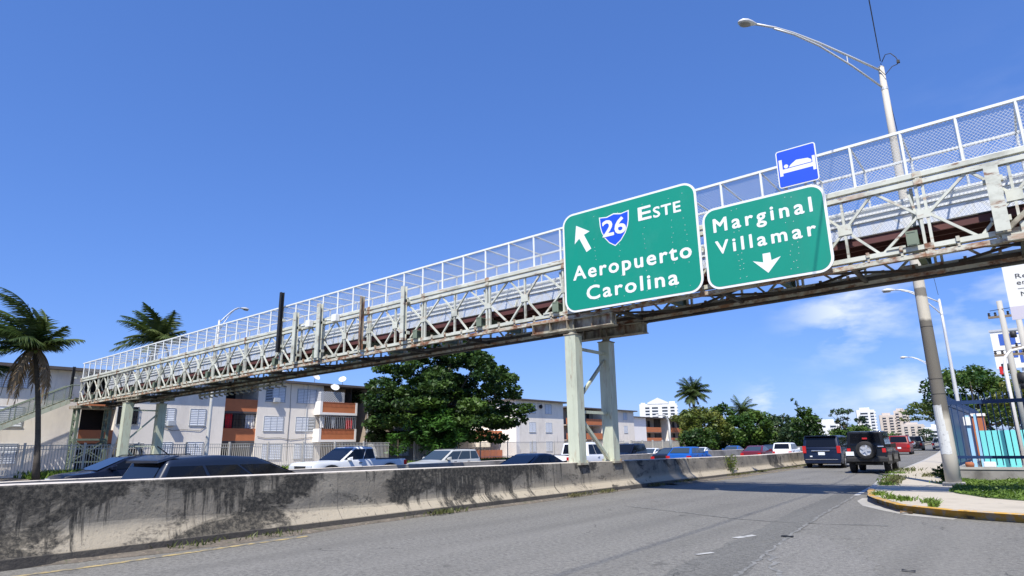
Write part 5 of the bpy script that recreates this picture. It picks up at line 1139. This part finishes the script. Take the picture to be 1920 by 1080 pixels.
palm('tall coconut palm at the far left with fronds blown left and dead fronds hanging', (-47.2, 12.85, -.05), (-47.2, 11.7, 7.8), .15, 34, 4.3, (-.03, -.09, .025), 12, 3, elev=(-.2, 1.35))
palm('leaning coconut palm rising behind the left end of the footbridge', (-51, 18.2, -.3), (-50.2, 20.15, 9.6), .18, 30, 3.1, (-.012, -.035, .03), 2, 8, elev=(-.3, 1.35))
palm('coconut palm partly out of frame at the far left edge', (-48.5, 8.8, -.1), (-48.5, 9.1, 6.2), .2, 14, 3.8, (-.04, -.12, 0), 6, 12)
palm('single tall palm with a round crown above the yellow green tree', (-58.2, 138.2, -.4), (-58.2, 138.2, 12.4), .25, 44, 4.2, (0, -.003, .0), 6, 5, elev=(-.5, 1.3), w=1.2)
palm('palm crown sticking out of the broad dark green tree', (-53.7, 156, -.4), (-53.7, 156, 8.7), .22, 18, 4.6, (.02, .015, 0), 0, 6, w=1.1)

# ------------------------------------------------------------------ grey fence on the verge
FX = -49.0
def fence_span(y0, y1, label, dense_=True):
    t = thing('metal_fence', label, 'fence', (FX + bend(y0), y0, .02), absolute=True, group='grey picket fence panels along the verge')
    x0, x1 = FX + bend(y0), FX + bend(y1)
    at = lambda q: (x0 + (x1 - x0) * q, y0 + (y1 - y0) * q)
    b = MB()
    for z in (.12, 1.62, 1.86): b.beam((x0, y0, z), (x1, y1, z), .05, .05)
    b.build('rail', M['fence_grey'], t)
    n = int((y1 - y0) / .165); b = MB()
    for i in range(1, n):
        x, y = at(i / n); b.box(x - .016, x + .016, y - .018, y + .018, .06, 1.86)
    b.build('pickets', M['fence_grey'], t)
    b = MB(); b.box(x0 - .06, x0 + .06, y0 - .06, y0 + .06, -.1, 2.02); b.build('post', M['fence_grey'], t); return t
y = -4.0; i = 0
names = ['at the far left below the stairs', 'left of the palm trunk', 'around the foot of the tall palm', 'in front of the lattice tower', 'left of the far pier', 'behind the far pier', 'right of the far pier', 'below the barred window', 'under the recessed balcony', 'left of the white pickup', 'above the white pickup bonnet', 'behind the white pickup cab', 'behind the white pickup bed', 'left of the silver vehicle', 'behind the silver vehicle', 'under the large dark tree', 'right of the silver vehicle']
while y < 42:
    fence_span(y, y + 3.3, 'grey picket fence panel ' + names[min(i, len(names) - 1)]); y += 3.3; i += 1
# thinner chain of posts and bars toward the right: one fence per run
def fence_run(y0, y1, label, step, pitch, post, pm, bars=True):
    t = thing('metal_fence', label, 'fence', (FX + bend(y0), y0, .02), absolute=True)
    ys_ = []; y = y0
    while y < y1 + .01: ys_.append(y); y += step
    b = MB()
    for a, c in zip(ys_[:-1], ys_[1:]):
        for z in (.15, 1.8): b.beam((FX + bend(a), a, z), (FX + bend(c), c, z), .05, .05)
    b.build('rail', M[pm], t)
    b = MB(); y = y0
    while y < y1: x = FX + bend(y); b.box(x - .015, x + .015, y - .02, y + .02, .05, 1.8); y += pitch
    b.build('pickets', M['fence_grey'], t)
    for y in ys_: x = FX + bend(y); b = MB(); b.box(x - post, x + post, y - post, y + post, -.2, 1.98); b.build('post', M[pm], t)
fence_run(45.6, 98, 'long thin barred fence in front of the block with the bright white end wall', 5.5, .24, .045, 'fence_grey')
fence_run(98, 210, 'long fence of pale concrete posts and grey infill below the bushy trees', 4.6, .20, .13, 'concrete')
b = MB(); b.grid([[(FX - .1 + bend(y), y, -.2), (FX - .1 + bend(y), y, 1.72)] for y in range(98, 212, 6)]); o = b.build('fence_screen', M['median'], None, fixn=False); tag(o, 'grey infill screen standing behind the row of pale concrete posts', 'fence')

# ------------------------------------------------------------------ lamp posts and poles
def arm_lamp(name, label, foot, h, r0, r1, hd, mpole='poleconc', rise=1.3, lower=.75, head=.75, group=None, zj=2.3):
    """hd: offset of the lamp head from the pole top"""
    t = thing(name, label, 'street lamp', foot, 0, group); hd = Vector(hd); L_ = Vector((hd.x, hd.y, 0)).length; d = Vector((hd.x, hd.y, 0)).normalized()
    b = MB(); zs = [0, zj * .5, zj, h * .35, h * .6, h * .8, h]; b.tube([(0, 0, z) for z in zs], [r0 + (r1 - r0) * z / h for z in zs], 18); b.build('pole', M[mpole], t, smooth=True)
    b = MB(); b.tube([(0, 0, h), (0, 0, h + .05)], [r1 * 1.1, r1 * .6], 12); b.tube([(0, 0, h - .95), (0, 0, h - .85)], r1 * 1.2, 12); b.build('pole_cap', M['polesteel'], t)
    P_ = lambda q, up: Vector((0, 0, h - .15)) + d * L_ * q + Vector((0, 0, up))
    top = [P_(0, 0), P_(.25, hd.z * .34), P_(.5, hd.z * .66), P_(.7, hd.z * .87), P_(.85, hd.z * .97), P_(1, hd.z)]
    lowr = [P_(0, -.75), P_(.25, hd.z * .34 - .38), P_(.5, hd.z * .66 - .13), P_(.7, hd.z * .87 - .06), P_(.86, hd.z * .97 - .05)]
    b = MB(); b.tube(top, .042, 8); b.build('upper_arm', M['polesteel'], t, smooth=True)
    b = MB(); b.tube(lowr, .036, 8); b.build('lower_arm', M['polesteel'], t, smooth=True)
    b = MB(); b.tube([P_(.28, hd.z * .38), P_(.28, hd.z * .38 - .36)], .02, 6); b.build('arm_strut', M['polesteel'], t)
    b = MB(); c = P_(1, hd.z); rows = []
    side = d.cross(Vector((0, 0, 1)))
    for q, ww, hh in ((0, .05, .05), (.12, .08, .07), (.3, .14, .11), (.55, .19, .14), (.8, .17, .12), (.93, .10, .07), (1, .01, .01)):
        ring = []
        for k in range(14): a = 2 * math.pi * k / 14; ring.append(c + d * q * head + side * math.cos(a) * ww * head / .75 + Vector((0, 0, (math.sin(a) * hh * (1 if math.sin(a) > 0 else .55)) * head / .75)))
        rows.append(ring + [ring[0]])
    b.grid(rows); b.build('lamp_head', M['polesteel'], t, smooth=True)
    b = MB(); rows = []
    for q, ww in ((.34, .02), (.45, .12), (.6, .155), (.8, .13), (.92, .02)):
        rows.append([c + d * q * head + side * ww * s_ * head / .75 + Vector((0, 0, (-.085 if abs(s_) == 1 else -.115) * head / .75)) for s_ in (-1, -.5, 0, .5, 1)])
    b.grid(rows); b.build('lamp_lens', M['lampglass'], t, smooth=True)
    return t
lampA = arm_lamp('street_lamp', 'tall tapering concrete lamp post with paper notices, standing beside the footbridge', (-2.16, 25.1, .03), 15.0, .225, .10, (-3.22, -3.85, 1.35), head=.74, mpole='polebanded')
b = MB(); 
for z0, z1, a0, a1, dz in ((1.98, 2.5, 2.4, 4.9, .0), (1.62, 2.02, 2.6, 5.0, .03), (1.15, 1.66, 2.7, 5.2, .0), (.98, 1.16, 3.4, 5.25, .0)):
    rows = []
    for k in range(9):
        a = a0 + (a1 - a0) * k / 8; rr_ = .225 + (.10 - .225) * z0 / 15 + .004
        rows.append([(rr_ * math.cos(a), rr_ * math.sin(a), z0 - dz * (k % 2) - random.uniform(0, .03)), (rr_ * .995 * math.cos(a), rr_ * .995 * math.sin(a), z1 + random.uniform(0, .03))])
    bb = MB(); bb.grid(rows); bb.build('paper_notice', M['paper'], lampA, fixn=False)
b.box(-.29, .29, -.29, .29, -.14, .10); b.build('footing', M['concrete'], lampA, bevel=.02)
for z in (2.86, 3.35, 5.1):
    b = MB(); rr_ = .225 - .125 * z / 15 + .004; b.tube([(0, 0, z), (0, 0, z + .018)], rr_, 18); b.build('pole_band', M['wire'], lampA)
G_ = 'tall grey street lamps along the right kerb'
arm_lamp('street_lamp', 'grey street lamp behind the concrete lamp post, its arm reaching over the road', (-3.0, 45, .1), 9.5, .13, .07, (-2.1, -.6, 1.0), 'polesteel', group=G_)
arm_lamp('street_lamp', 'farther grey street lamp whose arm shows halfway up the nearer grey lamp', (-6.4, 80, .1), 8.6, .13, .07, (-2.6, -.5, 1.5), 'polesteel', group=G_)
arm_lamp('street_lamp', 'grey street lamp behind the footbridge near the recessed balcony', (-46.9, 22.9, -.1), 11.1, .15, .08, (-.3, 1.75, 1.45), 'polesteel')
t = thing('street_lamp', 'pale curved arm street lamp in front of the farthest orange balconies', 'street lamp', (-46.5, 99.5, -.3))
b = MB(); b.tube([(0, 0, 0), (0, 0, 4.6), (0, -.3, 5.4), (0, -1.2, 6.1), (0, -2.4, 6.25), (0, -3.4, 6.1)], [.2, .17, .15, .13, .12, .1], 10); b.build('pole', M['wall_white'], t, smooth=True)
b = MB(); b.box(-.2, .2, -4.3, -3.3, 6.0, 6.2); b.build('lamp_head', M['wall_white'], t, bevel=.05)
# overhead cables
def cable(name, label, pts, r=.012):
    out = []
    for i in range(len(pts) - 1):
        a, c = Vector(pts[i]), Vector(pts[i + 1]); n = 14
        for k in range(n): q = k / n; out.append(a.lerp(c, q) + Vector((0, 0, -.012 * (c - a).length * 4 * q * (1 - q))))
    out.append(Vector(pts[-1])); b = MB(); b.tube(out, r, 5); o = b.build(name, M['wire'], None, smooth=True); return tag(o, label, 'cable')
cable('power_cable', 'black cable running up from the concrete lamp post out of the top of the picture', [(-2.14, 25.1, 15.3), (-.9, 10, 14.1), (.2, -14, 14.8)], .018)
cable('power_cable', 'thin cable sagging from the concrete lamp post to the grey lamp behind it', [(-2.14, 25.1, 15.2), (-3.0, 45, 9.9)], .012)
t = thing('cable_coil', 'looped black cable end at the top of the concrete lamp post', 'cable', (-2.0, 25.05, 15.1))
b = MB(); b.tube([(-.1, 0, .1), (.05, 0, .36), (.22, 0, .34), (.36, 0, .12), (.42, 0, -.1), (.36, 0, -.18), (.2, 0, -.2), (-.05, -.1, -.5), (-.2, -.1, -.2)], .016, 5); b.build('loop', M['wire'], t, smooth=True)
b = MB(); b.box(.36, .46, -.05, .05, -.14, -.04); b.build('connector', M['wire'], t)

# ------------------------------------------------------------------ right hand corner: blue fence, wall, verge, boards
FY = 28.0
CX = -2.35
t = thing('low_wall', 'low dark concrete wall carrying the blue fence', 'wall', (0, FY, 0), absolute=True)
b = MB(); b.box(CX - .02, 40, FY - .12, FY + .12, -.02, .42); b.box(CX - .02, CX + .2, FY + .12, 48, -.02, .42); b.build('wall', M['median'], t)
b = MB(); b.box(CX - .05, 40, FY - .15, FY + .15, .42, .50); b.box(CX - .05, CX + .23, FY + .15, 48, .42, .50); b.build('wall_cap', M['concrete'], t)
t = thing('blue_fence', 'dark blue picket fence along the front of the turquoise wall', 'fence', (0, FY, .5), absolute=True)
b = MB(); b.box(CX, 40, FY - .035, FY + .035, .78, .88); b.box(CX, 40, FY - .035, FY + .035, 2.66, 2.79); b.build('rail', M['fence_blue'], t)
b = MB(); x = CX + .08
while x < 16: b.box(x - .015, x + .015, FY - .015, FY + .015, .56, 3.04); x += .172
b.build('pickets', M['fence_blue'], t)
for x in (4.0, 8.0): b = MB(); b.box(x - .05, x + .05, FY - .05, FY + .05, .5, 3.05); b.build('post', M['fence_blue'], t)
t = thing('blue_fence', 'dark blue picket fence running away beside the pavement, seen nearly edge on', 'fence', (CX, FY + 6, .5), absolute=True)
b = MB(); b.box(CX + .05, CX + .12, FY + .04, 48, .78, .88); b.box(CX + .05, CX + .12, FY + .04, 48, 2.66, 2.79); b.build('rail', M['fence_blue'], t)
b = MB(); y = FY + .17
while y < 48: b.box(CX + .07, CX + .1, y - .015, y + .015, .56, 3.04); y += .14
b.build('pickets', M['fence_blue'], t)
b = MB(); b.quad((CX + .16, FY + .3, .6), (CX + .16, 48, .6), (CX + .16, 48, 2.6), (CX + .16, FY + .3, 2.6)); b.build('fence_sheet', M['fence_blue'], t, fixn=False)
b = MB(); b.box(CX - .01, CX + .06, FY - .065, FY - .04, .5, 2.85); b.build('post', M['fence_blue'], t)
wl_ = thing('turquoise_wall', 'bright turquoise wall behind the blue fence', 'wall', (0, 33.2, 0), absolute=True)
b = MB(); b.box(-1.78, 40, 33.2, 33.42, .0, 1.78); b.build('wall', M['turq'], wl_)
b = MB(); b.box(-2.05, -1.9, 32.6, 32.78, 0, 2.4); b.build('gate_post', M['turq_blue'], wl_); b = MB(); b.box(-1.74, -1.63, 32.6, 32.75, 0, 2.44); b.build('gate_post', M['turq_blue'], wl_)
b = MB(); b.box(-2.1, -1.86, 32.52, 32.6, 2.0, 2.34); b.build('notice', M['sign_white'], wl_)
for i in range(9):
    b = MB(); x = -1.05 + i * 1.4; b.box(x - .006, x + .006, 33.18, 33.2, .0, 1.78); b.build('panel_joint', M['turq_blue'], wl_)
o = MB().box(-1.45, -1.1, 27.92, 28.12, .5, .68).build('flower_pot', M['sign_white'], None, bevel=.03); tag(o, 'white pot on the low wall behind the blue fence', 'pot')
o = MB().lathe([(0, .0), (0, .12), (.1, .14), (.16, .11), (.17, .0)], 'z', (-1.85, 28.0, .5), 12).build('clay_pot', M['terracotta'], None, smooth=True); tag(o, 'small brown clay pot beside the white pot', 'pot')
t = thing('brick_pier', 'brown brick pillar standing behind the turquoise wall', 'pillar', (-2.0, 40, 0)); b = MB(); b.box(-.3, .3, -.3, .3, 0, 2.55); b.build('shaft', M['terracotta'], t); b = MB(); b.box(-.36, .36, -.36, .36, 2.55, 2.68); b.build('cap', M['wall_white'], t)
# banner and boards
t = thing('banner_board', 'white municipal banner with a round crest at the right edge under the footbridge', 'banner', (1.2, 25, 5), absolute=True)
bx0, bx1, bz0, bz1 = .13, 3.3, 5.06, 7.2
plate(rrect(bx0, bx1, bz0, bz1, .01), 25.0, .03, 'banner_panel', M['sign_white'], t)
plate(rrect(bx0, bx1, bz0, bz0 + .42, .01), 24.996, .003, 'banner_band', mat('pale lilac print', (.52, .50, .60), .7, 0, .03), t)
cx_, cz_ = .45, 6.98
for rr_, mm_, yy in ((.17, 'terracotta', 24.994), (.145, 'sign_white', 24.992), (.125, 'sign_green', 24.990), (.06, 'sign_white', 24.988)):
    plate([(cx_ + rr_ * (1 + .10 * math.cos(a * 3.1416 / 8 * 8)) * math.cos(a * .19635 * 2), cz_ + rr_ * math.sin(a * .19635 * 2)) for a in range(16)], yy, .002, 'crest', M[mm_], t)
def bt(s, x0, x1, zb, cap): text_mesh(s, x0, x1, zb, cap, 24.992, 'lettering', M['ink'], t, .0, 1.02)
bt('Reco', .42, 1.00, 6.36, .155); bt('en P', .42, .90, 6.15, .155); bt('Mun', .47, .92, 5.78, .15); bt('Inv', .52, .86, 5.52, .13)
b = MB(); b.box(.42, 2.6, 24.99, 24.993, 6.02, 6.03); b.build('rule', M['ink'], t)
b = MB(); b.box(1.7, 1.85, 25.04, 25.18, .1, 7.4); b.box(3.0, 3.15, 25.04, 25.18, .1, 7.4); b.build('banner_post', M['galv'], t)
t = thing('billboard', 'blue and white shop board on posts behind the utility pole', 'billboard', (1, 45, 5), absolute=True)
plate(rrect(-.9, 4.6, 5.25, 7.35, .02), 45, .12, 'board_panel', M['sign_white'], t)
plate(rrect(-.55, 4.5, 6.55, 7.2, .02), 44.99, .006, 'board_band', M['bluelogo'], t)
text_mesh('FER', -.25, 1.35, 5.55, .7, 44.985, 'lettering', M['bluelogo'], t, .03, 1.0); text_mesh('F', .2, .75, 6.62, .5, 44.98, 'lettering', M['sign_white'], t, .03, 1)
b = MB(); b.box(.2, .4, 45.12, 45.3, .1, 7.2); b.box(3.6, 3.8, 45.12, 45.3, .1, 7.2); b.build('board_post', M['galv'], t)
b = MB(); b.box(-.95, 4.65, 44.95, 45.16, 7.35, 7.47); b.build('board_cap', M['winframe'], t)
def upole(label, x, y, h, r, arms, boxes):
    t = thing('utility_pole', label, 'utility pole', (x, y, .1), group='utility poles at the right edge')
    b = MB(); b.tube([(0, 0, 0), (0, 0, h)], [r, r * .75], 12); b.build('pole', M['poleconc'], t, smooth=True)
    for z, l in arms:
        b = MB(); b.box(-l, l, -.05, .05, z - .05, z + .05); o = b.build('cross_arm', M['wood'], t)
        b = MB()
        for q in (-.9, -.45, .45, .9): b.lathe([(z + .05, .03), (z + .1, .06), (z + .14, .03), (z + .18, .06), (z + .22, .02)], 'z', (l * q, 0, 0), 8)
        b.build('insulators', M['wire'], o)
    for x0, z, s_ in boxes: b = MB(); b.lathe([(z, .01), (z + .02, s_), (z + s_ * 2.4, s_), (z + s_ * 2.5, .01)], 'z', (x0, -.1, 0), 12); b.build('transformer', M['polesteel'] if s_ > .2 else M['wire'], t, smooth=True)
    return t
upole('utility pole with boxes just left of the white banner', -.15, 35, 7.3, .14, ((6.6, .5), (4.9, .55)), ((.25, 5.6, .12), (-.25, 4.2, .13), (.3, 3.6, .2)))
upole('second utility pole with a drum shaped transformer by the right edge', .42, 37, 6.9, .15, ((5.4, .6),), ((.42, 4.3, .24), (-.3, 3.5, .14), (.3, 3.3, .1)))
for i, (z, dx) in enumerate(((6.8, -.4), (6.75, .3), (5.0, -.5), (4.9, .4))):
    cable('power_cable', ['topmost cable from the utility pole to the right', 'second cable beside the topmost one on the utility pole', 'lower left cable leaving the utility pole to the right', 'lower right cable leaving the utility pole to the right'][i], [(-.15 + dx, 35, z + .2), (9, 33 + i, z + .9), (20, 30, z + .4)], .014)
o = MB().box(-.62, -.5, 34.8, 34.9, 4.15, 4.5).build('signal_light', M['cloth_red'], None, bevel=.02); tag(o, 'small red signal housing beside the utility pole', 'signal')
t = thing('street_lamp', 'thin white lamp with a hooked arm at the right edge behind the blue fence', 'street lamp', (-.38, 32, .1))
b = MB(); b.tube([(0, 0, 0), (0, 0, 4.0), (.06, 0, 4.5), (.3, 0, 4.75), (.7, 0, 4.82), (1.1, 0, 4.8)], [.085, .07, .06, .05, .05, .045], 10); b.build('pole', M['wall_white'], t, smooth=True)
b = MB(); b.lathe([(0, .02), (.1, .12), (.5, .14), (.6, .02)], 'x', (1.05, 0, 4.78), 10); b.build('lamp_head', M['wall_white'], t, smooth=True)

# ------------------------------------------------------------------ grass and weeds
def blades(name, pts, h, m, label, lean=.35, w=.018, cat='grass'):
    n = len(pts); pts = np.asarray(pts, float); a = RNG.random(n) * 6.283; hh = h * (.5 + RNG.random(n)); d = np.stack([np.cos(a), np.sin(a), np.zeros(n)], 1)
    le = RNG.normal(size=(n, 3)) * lean; le[:, 2] = 0; top = pts + le * hh[:, None] + np.array([0, 0, 1]) * hh[:, None]; mid = pts + le * hh[:, None] * .35 + np.array([0, 0, .55]) * hh[:, None]
    v = np.stack([pts - d * w, pts + d * w, mid + d * w * .9, top, mid - d * w * .9], 1).reshape(-1, 3)
    me = bpy.data.meshes.new(name); me.vertices.add(5 * n); me.vertices.foreach_set('co', v.ravel()); me.loops.add(5 * n); me.loops.foreach_set('vertex_index', np.arange(5 * n, dtype=np.int32))
    me.polygons.add(n); me.polygons.foreach_set('loop_start', np.arange(0, 5 * n, 5, dtype=np.int32)); me.polygons.foreach_set('loop_total', np.full(n, 5, np.int32)); me.materials.append(M[m]); me.update(calc_edges=True)
    o = link(name, me); return stuff(o, label, cat)
# green verge by the low wall
poly = [(-2.0, 24.0), (-1.95, 21.0), (-1.6, 19.6), (-1.0, 18.4), (.2, 17.6), (3, 17.1), (12, 17.1), (12, FY - .15), (-2.3, FY - .15), (-2.3, 26)]
b = MB(); ys_ = [17.1 + .5 * i for i in range(22)] + [FY - .15]
def px_(y):
    P_ = [(12, 17.1), (3, 17.1), (.2, 17.6), (-1.0, 18.4), (-1.6, 19.6), (-1.95, 21), (-2.0, 24), (-2.3, 26), (-2.3, 30)]
    for a, c in zip(P_[1:-1], P_[2:]):
        if a[1] <= y <= c[1]: return a[0] + (c[0] - a[0]) * (y - a[1]) / (c[1] - a[1])
    return 3
b.grid([[(px_(y), y, pz(y) + .006), (12, y, pz(y) + .006)] for y in ys_]); struct(b, 'verge', M['lawn'], fixn=False)
def inside(p, poly):
    c = False; n = len(poly)
    for i in range(n):
        a, d = poly[i], poly[(i + 1) % n]
        if (a[1] > p[1]) != (d[1] > p[1]) and p[0] < (d[0] - a[0]) * (p[1] - a[1]) / (d[1] - a[1]) + a[0]: c = not c
    return c
rj = random.Random(4); pts = []
while len(pts) < 24000:
    p = (rj.uniform(-2.4, 4.0), rj.uniform(17, FY))
    if inside(p, poly) and not (abs(p[0] + 2.16) < .34 and abs(p[1] - 25.1) < .34):
        hh = .03 + .10 * (.5 + .5 * math.sin(p[0] * 3.1 + p[1] * 1.7)) * rj.random(); pts.append((*p, pz(p[1]) + hh))
stuff(link('ground_cover', leaf_mesh('ground_cover', pts, .085, M['grassblade'], aspect=.42, tilt=.8)), 'fresh green ground cover between the pavement and the low dark wall', 'ground cover')
pts2 = [(x, y, z + .06) for x, y, z in pts[::260]]; stuff(link('flowers', leaf_mesh('flowers', pts2, .05, M['sign_white'], aspect=.9, tilt=.3)), 'tiny white flowers dotted through the green ground cover', 'flowers')
pts = [(p[0], p[1], p[2] - .05) for p in pts[::6]]
blades('grass', pts, .11, 'grassblade', 'scattered grass blades standing in the ground cover by the low dark wall', .5, .010)
pts = [(rj.gauss(cx, s_), rj.gauss(cy, s_ * 1.6), pz(cy)) for cx, cy, s_, n in ((-3.15, 18.35, .07, 130), (-2.75, 17.3, .06, 90), (-2.45, 17.0, .09, 120), (-1.9, 16.6, .09, 90), (-3.95, 24.6, .13, 150), (-4.3, 27.0, .16, 120), (-4.6, 30, .2, 120), (-1.75, 15.7, .05, 50), (-4.9, 33, .2, 100), (-2.5, 26.2, .15, 120)) for _ in range(n)]
blades('weeds', pts, .085, 'grassblade', 'weeds growing through the cracked pavement and kerb edge', .6, .016, 'weeds')
pts = [(rj.gauss(cx, s_), rj.gauss(cy, s_ * 2.5), pz(cy)) for cx, cy, s_, n in ((-3.95, 25.5, .15, 110), (-4.2, 28, .2, 140), (-3.3, 31, .3, 100), (-4.9, 36, .3, 140)) for _ in range(n)]
blades('weeds', pts, .12, 'dryweed', 'dry yellow weeds on the pavement beyond the bridge shadow', .6, .018, 'weeds')
pts = [(-10.45 + rj.gauss(0, .1) + bend(cy), rj.gauss(cy, s_), .03) for cy, s_, n in ((5.1, .25, 40), (6.2, .3, 50), (10.6, .35, 160), (16.0, .3, 130), (17.6, .25, 100), (21.0, .2, 160), (23.5, .6, 160), (28.5, .35, 420), (29.6, .6, 260), (32, .6, 300), (36, 1.5, 300), (41, 2, 300)) for _ in range(n)]
blades('weeds', pts, .085, 'dryweed', 'dry weeds growing in the gutter at the foot of the stained barrier', .55, .012, 'weeds')
tw = thing('roadside_weed', 'tall leafy weed growing against the barrier beyond the bridge shadow', 'weed', (-10.55, 28.6, .02))
b = MB()
for i in range(7): a = i * .9; b.tube([(0, 0, 0), (.1 * math.cos(a), .12 * math.sin(a), .35), (.22 * math.cos(a), .3 * math.sin(a), .75 + .08 * (i % 3))], [.012, .009, .004], 5)
b.build('stem', M['grassblade'], tw); link('foliage', leaf_mesh('foliage', np.vstack([clump_points((.12 * math.cos(a), .2 * math.sin(a), .55), (.28, .32, .4), 60, .1) for a in (0, 1.5, 3, 4.6)]), .12, M['leaf_yellow'], aspect=.3), tw)
pts = [(-47.6 + rj.uniform(-3, .6), min(19, max(12.6, rj.gauss(15.2, 1.3))), -.12) for _ in range(2600)]
blades('grass', pts, .36, 'grassblade', 'long grass on the verge around the palm and the lattice tower', .4, .03)
pts = [(-47.6 + rj.uniform(-2.5, .6), rj.uniform(19, 60), -.12) for _ in range(2500)]
blades('grass', pts, .22, 'grassblade', 'short grass along the verge below the grey fence', .4, .03)
# dark shrub behind the concrete lamp post, fallen leaf, road litter
tree('low dark shrub on the pavement behind the concrete lamp post', -2.5, 26.4, .03, .7, blob_clumps(.33, .05, .65, 10, (.35, .6), .8, 31), .13, 'leaf_dark', .03, 420, .45, 3, name='shrub', cat='shrub')
o = MB().grid([[(-2.35 + .11 * i, 15.55 + .06 * j, .01 + .05 * math.sin(i + j)) for j in range(3)] for i in range(3)]).build('dead_leaf', M['deadfrond'], None, fixn=False); tag(o, 'dead brown leaf lying in the gutter below the yellow kerb', 'leaf')
o = MB().grid([[(-3.36 + .06 * i, 10.95 + .05 * j, .012 + .012 * ((i + j) % 2)) for j in range(3)] for i in range(4)]).build('litter', M['black_plastic'], None, fixn=False); tag(o, 'flat black scrap of rubber lying on the road', 'litter')
o = MB().grid([[(-1.42 + .07 * i, 8.9 + .05 * j, .012 + .01 * ((i + j) % 2)) for j in range(2)] for i in range(3)]).build('litter', M['black_plastic'], None, fixn=False); tag(o, 'dark twig shaped scrap on the road near the right corner', 'litter')
for o in bpy.data.objects:
    if 'abs' in o: del o['abs']
